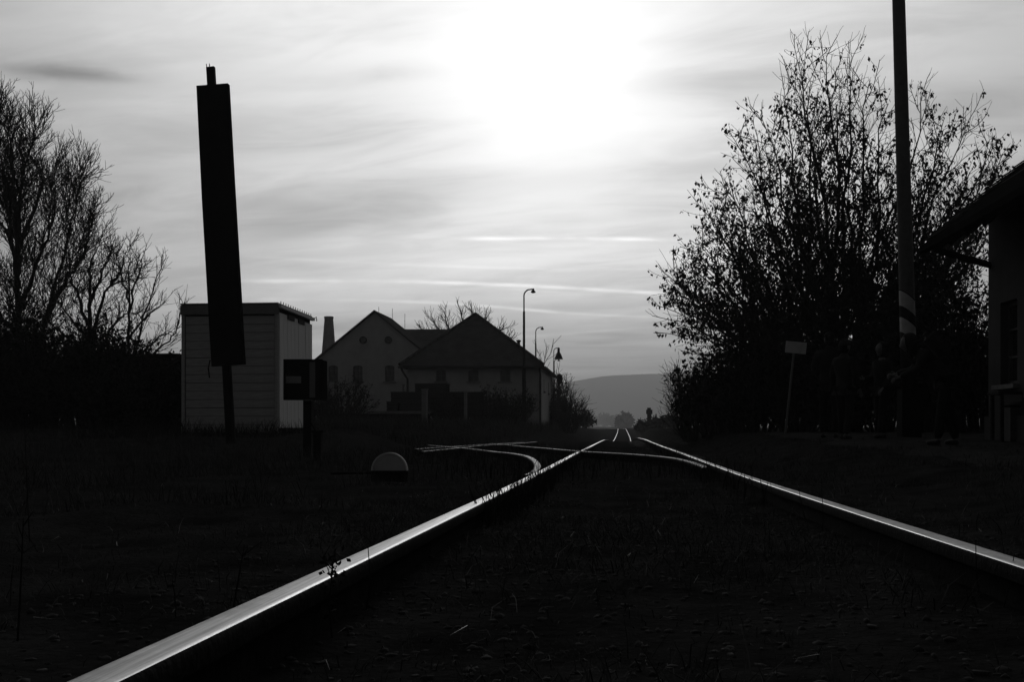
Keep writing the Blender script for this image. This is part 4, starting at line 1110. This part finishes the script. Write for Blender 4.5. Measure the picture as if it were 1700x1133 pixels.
# ------------------------------------------------------------------ people
DG = None
def skin_mesh(verts, edges, radii, root=0, sub=1):
    me = bpy.data.meshes.new('t'); me.from_pydata([tuple(v) for v in verts], edges, []); ob = bpy.data.objects.new('t', me); COL.objects.link(ob)
    md = ob.modifiers.new('s', 'SKIN'); md.use_smooth_shade = True
    sv = me.skin_vertices[0].data
    for i, r in enumerate(radii):
        sv[i].radius = r if isinstance(r, tuple) else (r, r)
        sv[i].use_root = (i == root)
    s2 = ob.modifiers.new('u', 'SUBSURF'); s2.levels = sub; s2.render_levels = sub
    dg = bpy.context.evaluated_depsgraph_get(); out = bpy.data.meshes.new_from_object(ob.evaluated_get(dg))
    bpy.data.objects.remove(ob); bpy.data.meshes.remove(me); return out
def join(meshes):
    bm = bmesh.new()
    for m in meshes: bm.from_mesh(m)
    me = bpy.data.meshes.new('b'); bm.to_mesh(me); bm.free()
    for m in meshes: bpy.data.meshes.remove(m)
    me.polygons.foreach_set('use_smooth', [True]*len(me.polygons)); me.materials.clear(); return me
def head_mesh(c, yaw=0, pitch=0):
    bm = bmesh.new(); bmesh.ops.create_uvsphere(bm, u_segments=24, v_segments=18, radius=1)
    for v in bm.verts:
        x, y, z = v.co
        w = .076*(1-.22*max(0, -z)); d_ = .096*(1-.12*max(0, -z)); h = .118
        f = Vector((x*w, y*d_, z*h))
        if y < -.6:
            n_ = math.exp(-(x/.16)**2)*math.exp(-((z+.12)/.20)**2); f.y -= .024*n_                       # nose
            for s_ in (-1, 1): f.y += .010*math.exp(-((x-s_*.34)/.16)**2-((z-.05)/.12)**2)               # eye sockets
            f.y -= .006*math.exp(-(x/.3)**2-((z+.48)/.06)**2); f.y += .005*math.exp(-(x/.3)**2-((z+.54)/.04)**2)  # lips
            f.y -= .010*math.exp(-(x/.35)**2-((z+.82)/.15)**2)                                           # chin
        for s_ in (-1, 1):
            if s_*x > .85 and abs(z+.05) < .3 and abs(y) < .35: f.x += s_*.016                            # ears
        v.co = f
    me = bpy.data.meshes.new('h'); bm.to_mesh(me); bm.free()
    me.transform(Matrix.Translation(c) @ Matrix.Rotation(yaw, 4, 'Z') @ Matrix.Rotation(pitch, 4, 'X')); return me
def hand(w, d, side):
    """palm and five separate fingers at wrist w pointing along d"""
    d = Vector(d).normalized(); s_ = d.cross(Vector((0, 1, 0))); s_ = s_.normalized() if s_.length > .1 else Vector((1, 0, 0)); n_ = s_.cross(d)
    w = Vector(w); out = [skin_mesh([w-d*.02, w+d*.03, w+d*.085], [(0, 1), (1, 2)], [(.022, .022), (.036, .016), (.038, .014)])]
    for k, (o_, L) in enumerate(((-.028, .062), (-.010, .074), (.010, .070), (.027, .055))):
        a = w+d*.072+s_*o_
        out.append(skin_mesh([a, a+d*.02+d*L*.35, a+d*L*.7+n_*.014, a+d*L*.9+n_*.034], [(0, 1), (1, 2), (2, 3)], [.0095, .009, .0085, .0075]))
    a = w+d*.02-s_*.022*side
    out.append(skin_mesh([a, a+d*.03-s_*.030*side, a+d*.058-s_*.036*side+n_*.01], [(0, 1), (1, 2)], [.012, .0105, .009]))
    return out
def person(label, px, D, height, face, lean=0, arms=None, hat='knit', coat=None, pack=False, bag=False, stride=.10, head_pitch=0, head_yaw=0):
    x0 = xof(px, D); z0 = gz(x0, D)+.015; k = height/1.75
    root = thing('person', label, 'person', (x0, D, z0)); root.rotation_euler.z = 0
    J = lambda x, y, z: Vector((x, y, z))
    tz = .95
    def tor(p):   # lean the torso forwards about the hips
        q = p-J(0, 0, tz); c, s = math.cos(lean), math.sin(lean); return J(q.x, q.y*c-q.z*s, q.y*s+q.z*c)+J(0, 0, tz)
    P = {'pelvis': J(0, 0, .95), 'sp': tor(J(0, .0, 1.13)), 'ch': tor(J(0, 0, 1.33)), 'nb': tor(J(0, .01, 1.47)), 'nk': tor(J(0, -.005, 1.56))}
    for s, n in ((-1, 'l'), (1, 'r')):
        P['hip'+n] = J(s*.10, 0, .88); P['kn'+n] = J(s*.115, -.03-s*stride*.3, .49); P['an'+n] = J(s*.12, .02-s*stride, .09); P['to'+n] = J(s*.14, -.14-s*stride, .045); P['he'+n] = J(s*.12, .06-s*stride, .05)
        P['sh'+n] = tor(J(s*.185, .0, 1.41))
        e, w = (arms or {}).get(n, (J(s*.25, .02, 1.13), J(s*.25, -.10, .90)))
        P['el'+n] = tor(Vector(e)); P['wr'+n] = tor(Vector(w))
    def chain(names, rad, edges, rootn):
        vs = [P[n]*k for n in names]; return skin_mesh(vs, [(names.index(a), names.index(b)) for a, b in edges], [tuple(q*k for q in r) if isinstance(r, tuple) else r*k for r in rad], names.index(rootn))
    names = ['pelvis', 'sp', 'ch', 'nb', 'nk', 'hipl', 'knl', 'anl', 'hipr', 'knr', 'anr', 'shl', 'ell', 'wrl', 'shr', 'elr', 'wrr']
    ed = [('pelvis', 'sp'), ('sp', 'ch'), ('ch', 'nb'), ('nb', 'nk'), ('pelvis', 'hipl'), ('hipl', 'knl'), ('knl', 'anl'), ('pelvis', 'hipr'), ('hipr', 'knr'), ('knr', 'anr'), ('ch', 'shl'), ('shl', 'ell'), ('ell', 'wrl'), ('ch', 'shr'), ('shr', 'elr'), ('elr', 'wrr')]
    rad = [(.13, .10), (.12, .09), (.135, .10), .055, .05, .08, .055, .038, .08, .055, .038, .052, .038, .026, .052, .038, .026]
    parts = [chain(names, rad, ed, 'pelvis')]
    hc = tor(J(0, -.02, 1.655))*k
    parts.append(head_mesh(hc, head_yaw, head_pitch))
    for s, n in ((-1, 'l'), (1, 'r')):
        parts += hand(P['wr'+n]*k, (P['wr'+n]-P['el'+n]), s)
    Mw = Matrix.Translation((x0, D, z0)) @ Matrix.Rotation(face, 4, 'Z')
    def put(name, me, m_, par=root):
        me.transform(Mw); o = link(name, me, m_, par); return o
    put('body', join(parts), M_skin)
    # jacket
    P['hem'] = J(0, 0, .80)
    P['col'] = P['nb'].lerp(P['nk'], .95)
    names2 = ['hem', 'pelvis', 'sp', 'ch', 'nb', 'col', 'shl', 'ell', 'wrl', 'shr', 'elr', 'wrr']
    ed2 = [('hem', 'pelvis'), ('pelvis', 'sp'), ('sp', 'ch'), ('ch', 'nb'), ('nb', 'col'), ('ch', 'shl'), ('shl', 'ell'), ('ell', 'wrl'), ('ch', 'shr'), ('shr', 'elr'), ('elr', 'wrr')]
    rad2 = [(.19, .145), (.18, .14), (.17, .135), (.185, .14), .085, .078, .085, .066, .05, .085, .066, .05]
    jk = chain(names2, rad2, ed2, 'pelvis'); jk = join([jk]); put('jacket', jk, coat or M_cloth1)
    names3 = ['pelvis', 'hipl', 'knl', 'anl', 'hipr', 'knr', 'anr']
    tr3 = chain(names3, [(.15, .12), .10, .075, .062, .10, .075, .062], [('pelvis', 'hipl'), ('hipl', 'knl'), ('knl', 'anl'), ('pelvis', 'hipr'), ('hipr', 'knr'), ('knr', 'anr')], 'pelvis'); put('trousers', join([tr3]), M_trous)
    for n in 'lr':
        sh_ = skin_mesh([P['he'+n]*k, (P['he'+n]*.5+P['to'+n]*.5)*k, P['to'+n]*k], [(0, 1), (1, 2)], [(.042, .045), (.045, .04), (.042, .03)], 1); put('shoe', join([sh_]), M_shoe)
    if hat != 'hood':
        bm = bmesh.new(); bmesh.ops.create_uvsphere(bm, u_segments=20, v_segments=16, radius=1)
        for v in bm.verts: v.co = Vector((v.co.x*.086, v.co.y*.104+.006, v.co.z*.122+.004))
        bmesh.ops.delete(bm, geom=[v for v in bm.verts if v.co.y < -.025 and v.co.z < .055], context='VERTS')
        me = bpy.data.meshes.new('hair'); bm.to_mesh(me); bm.free(); me.transform(Matrix.Translation(hc) @ Matrix.Rotation(head_yaw, 4, 'Z') @ Matrix.Rotation(head_pitch, 4, 'X'))
        put('hair', me, M_trous)
    # hat / hood
    bm = bmesh.new(); bmesh.ops.create_uvsphere(bm, u_segments=20, v_segments=14, radius=1)
    if hat == 'knit':
        for v in bm.verts: v.co = Vector((v.co.x*.092, v.co.y*.110, max(v.co.z, -.12)*.115+.035))
    elif hat == 'hood':
        for v in bm.verts: v.co = Vector((v.co.x*.118, v.co.y*.125+.03, v.co.z*.145))
        bmesh.ops.delete(bm, geom=[v for v in bm.verts if v.co.y < -.055 and abs(v.co.z) < .10], context='VERTS')
    else:   # brimmed cap
        for v in bm.verts: v.co = Vector((v.co.x*.090, v.co.y*(.106 if v.co.y > 0 or v.co.z > .1 else .108), max(v.co.z, -.02)*.10+.045))
        b = len(bm.verts)
    me = bpy.data.meshes.new('hat'); bm.to_mesh(me); bm.free()
    me.transform(Matrix.Translation(hc) @ Matrix.Rotation(head_yaw, 4, 'Z') @ Matrix.Rotation(head_pitch, 4, 'X')); me.polygons.foreach_set('use_smooth', [True]*len(me.polygons))
    hobj = put({'knit': 'knitted_hat', 'hood': 'hood', 'cap': 'cap'}[hat], me, M_hat if hat == 'knit' else (coat or M_cloth1))
    if hat == 'knit':
        m = MB(); m.lathe((0, 0, .022), [(.088, 0), (.098, .006), (.098, .03), (.088, .036)], 20); me = m.mesh('fold'); me.transform(Matrix.Scale(1.14, 4, (0, 1, 0))); me.transform(Matrix.Translation(hc)); put('fold', me, M_hat, hobj)
    if hat == 'cap':
        m = MB(); m.lathe((0, -.085, .040), [(.065, 0), (.065, .01)], 16); me = m.mesh('brim'); me.transform(Matrix.Translation(hc) @ Matrix.Rotation(head_yaw, 4, 'Z')); put('brim', me, coat or M_cloth1, hobj)
    if pack:
        pk_ = thing('rucksack', 'dark rucksack on the back of the hunched person', 'rucksack', (x0, D, z0+1.1))
        m = MB(); m.box((0, .23, 1.27), (.34, .20, .46)); me = m.mesh('bag_body'); bm = bmesh.new(); bm.from_mesh(me); bmesh.ops.bevel(bm, geom=bm.edges[:], offset=.07, segments=3, affect='EDGES'); bm.to_mesh(me); bm.free()
        R = Matrix.Translation((0, 0, tz*k)) @ Matrix.Rotation(lean, 4, 'X') @ Matrix.Translation((0, 0, -tz*k)); me.transform(R); put('bag_body', me, M_pack, pk_)
        for s in (-1, 1):
            m = MB(); m.tube([(s*.13, .14, 1.46), (s*.13, 0, 1.52), (s*.14, -.15, 1.42), (s*.15, -.13, 1.2), (s*.14, .13, 1.1)], .016, 6); me = m.mesh('strap'); me.transform(R); put('strap', me, M_pack, pk_)
    return root
V3 = Vector
person('person in dark jacket and cap, leftmost of the group beside the tilted sign', 1377, 17.5, 1.80, 2.7, arms={'l': (V3((-.26, .04, 1.14)), V3((-.12, -.20, 1.10))), 'r': (V3((.26, .04, 1.14)), V3((.10, -.20, 1.08)))}, hat='cap', stride=.08, head_yaw=.3)
person('person in a pale knitted hat, second from the left in the group', 1402, 16.9, 1.62, 2.3, hat='knit', coat=M_cloth2, stride=.12, head_yaw=-.2)
person('person in dark hooded coat standing between the knitted hat and the striped pole', 1464, 17.6, 1.62, -1.2, hat='hood', stride=.13, arms={'l': (V3((-.24, -.02, 1.14)), V3((-.20, -.26, 1.12))), 'r': None or (V3((.24, .02, 1.13)), V3((.22, -.14, .93)))})
person('hunched person with a rucksack reaching past the striped pole', 1570, 13.4, 1.64, -1.75, lean=.78, hat='hood', coat=M_cloth2, stride=.14, pack=True,
       arms={'l': (V3((-.24, -.20, 1.32)), V3((-.16, -.42, 1.46))), 'r': (V3((.25, -.20, 1.30)), V3((.14, -.44, 1.40)))}, head_pitch=.2)

# ------------------------------------------------------------------ single weeds that stand against the rails
def weed(label, px, py_top, py_bot, D, leafy=0, seed=1, bend=0.0, br=3):
    a = at(px, py_bot, D); t_ = at(px+bend, py_top, D); R = random.Random(seed)
    g_ = gz(a.x, D)-.02; a = Vector((a.x, D, min(a.z, g_)))
    root = thing('weed', label, 'weed', a); m = MB(); mid = a.lerp(t_, .5)+Vector((R.uniform(-.01, .01), 0, 0))
    m.tube([a, mid, t_], [.0024, .0019, .0009], 5)
    pts = spline([a, mid, t_], 6)
    for i in range(br):
        p = pts[R.randrange(6, 12)]; m.tube([p, p+Vector((R.uniform(-.03, .03), R.uniform(-.02, .02), R.uniform(.01, .035)))], [.0012, .0007], 4)
    m.build('stem', M_weed, root)
    if leafy:
        lv = []; lf = []
        for i in range(leafy):
            p = pts[R.randrange(5, 13)]+Vector((R.uniform(-.022, .022), R.uniform(-.02, .02), R.uniform(-.012, .012))); d = Vector((R.uniform(-1, 1), R.uniform(-1, 1), R.uniform(-1, .5))).normalized()*R.uniform(.009, .017); w_ = d.cross(Vector((R.uniform(-1, 1), 1, R.uniform(-1, 1)))).normalized()*R.uniform(.0025, .005)
            b = len(lv); lv += [tuple(p), tuple(p+d*.5+w_), tuple(p+d), tuple(p+d*.5-w_)]; lf.append((b, b+1, b+2, b+3))
        np_mesh('leaves', lv, lf, M_weed, None, root)
weed('small leafy weed standing dark against the near left rail', 552, 928, 985, 2.0, 60, 1, 2, 8)
weed('bare stalk right of the leafy weed against the left rail', 606, 908, 945, 2.3, 0, 2, 5, 1)
weed('single upright stalk against the left rail before the switch', 808, 816, 850, 4.3, 0, 3, 0, 1)
weed('thin bent stalk crossing the right rail near the picture edge', 1629, 898, 925, 2.45, 0, 4, -9, 1)
weed('slanting straw across the end of the right rail', 1662, 921, 950, 2.3, 0, 5, 22, 0)
weed('dark upright stalk across the middle of the right rail', 1365, 812, 845, 4.25, 0, 6, -1, 2)
weed('forked stalk left of the middle of the right rail', 1340, 810, 836, 4.6, 0, 7, -14, 3)
weed('short stalk at the far part of the right rail', 1248, 787, 808, 6.5, 0, 8, 0, 2)
weed('tall thin weed stalk in the left foreground', 52, 690, 960, 4.2, 0, 9, -12, 5)
weed('curved tall weed stalk at the left picture edge', 25, 860, 1133, 2.0, 0, 10, 14, 4)
weed('short leafless weed under the near left rail', 380, 905, 1060, 2.2, 0, 11, 26, 5)
weed('pale-tipped weed stem in the left field', 293, 835, 910, 6, 0, 12, 16, 3)

# ------------------------------------------------------------------ haze: one closed box of thin air
m = MB(); m.box((200, 2380, 104), (7000, 5200, 213)); hz = m.build('haze', None, None)
hm = bpy.data.materials.new('thin_air'); hm.use_nodes = True; t = hm.node_tree; t.nodes.clear()
pv = t.nodes.new('ShaderNodeVolumePrincipled'); pv.inputs['Color'].default_value = (.9, .9, .9, 1); pv.inputs['Density'].default_value = 4.3e-4; pv.inputs['Anisotropy'].default_value = .55
oo = t.nodes.new('ShaderNodeOutputMaterial'); t.links.new(pv.outputs[0], oo.inputs['Volume'])
hz.data.materials.clear(); hz.data.materials.append(hm); hz['kind'] = 'stuff'
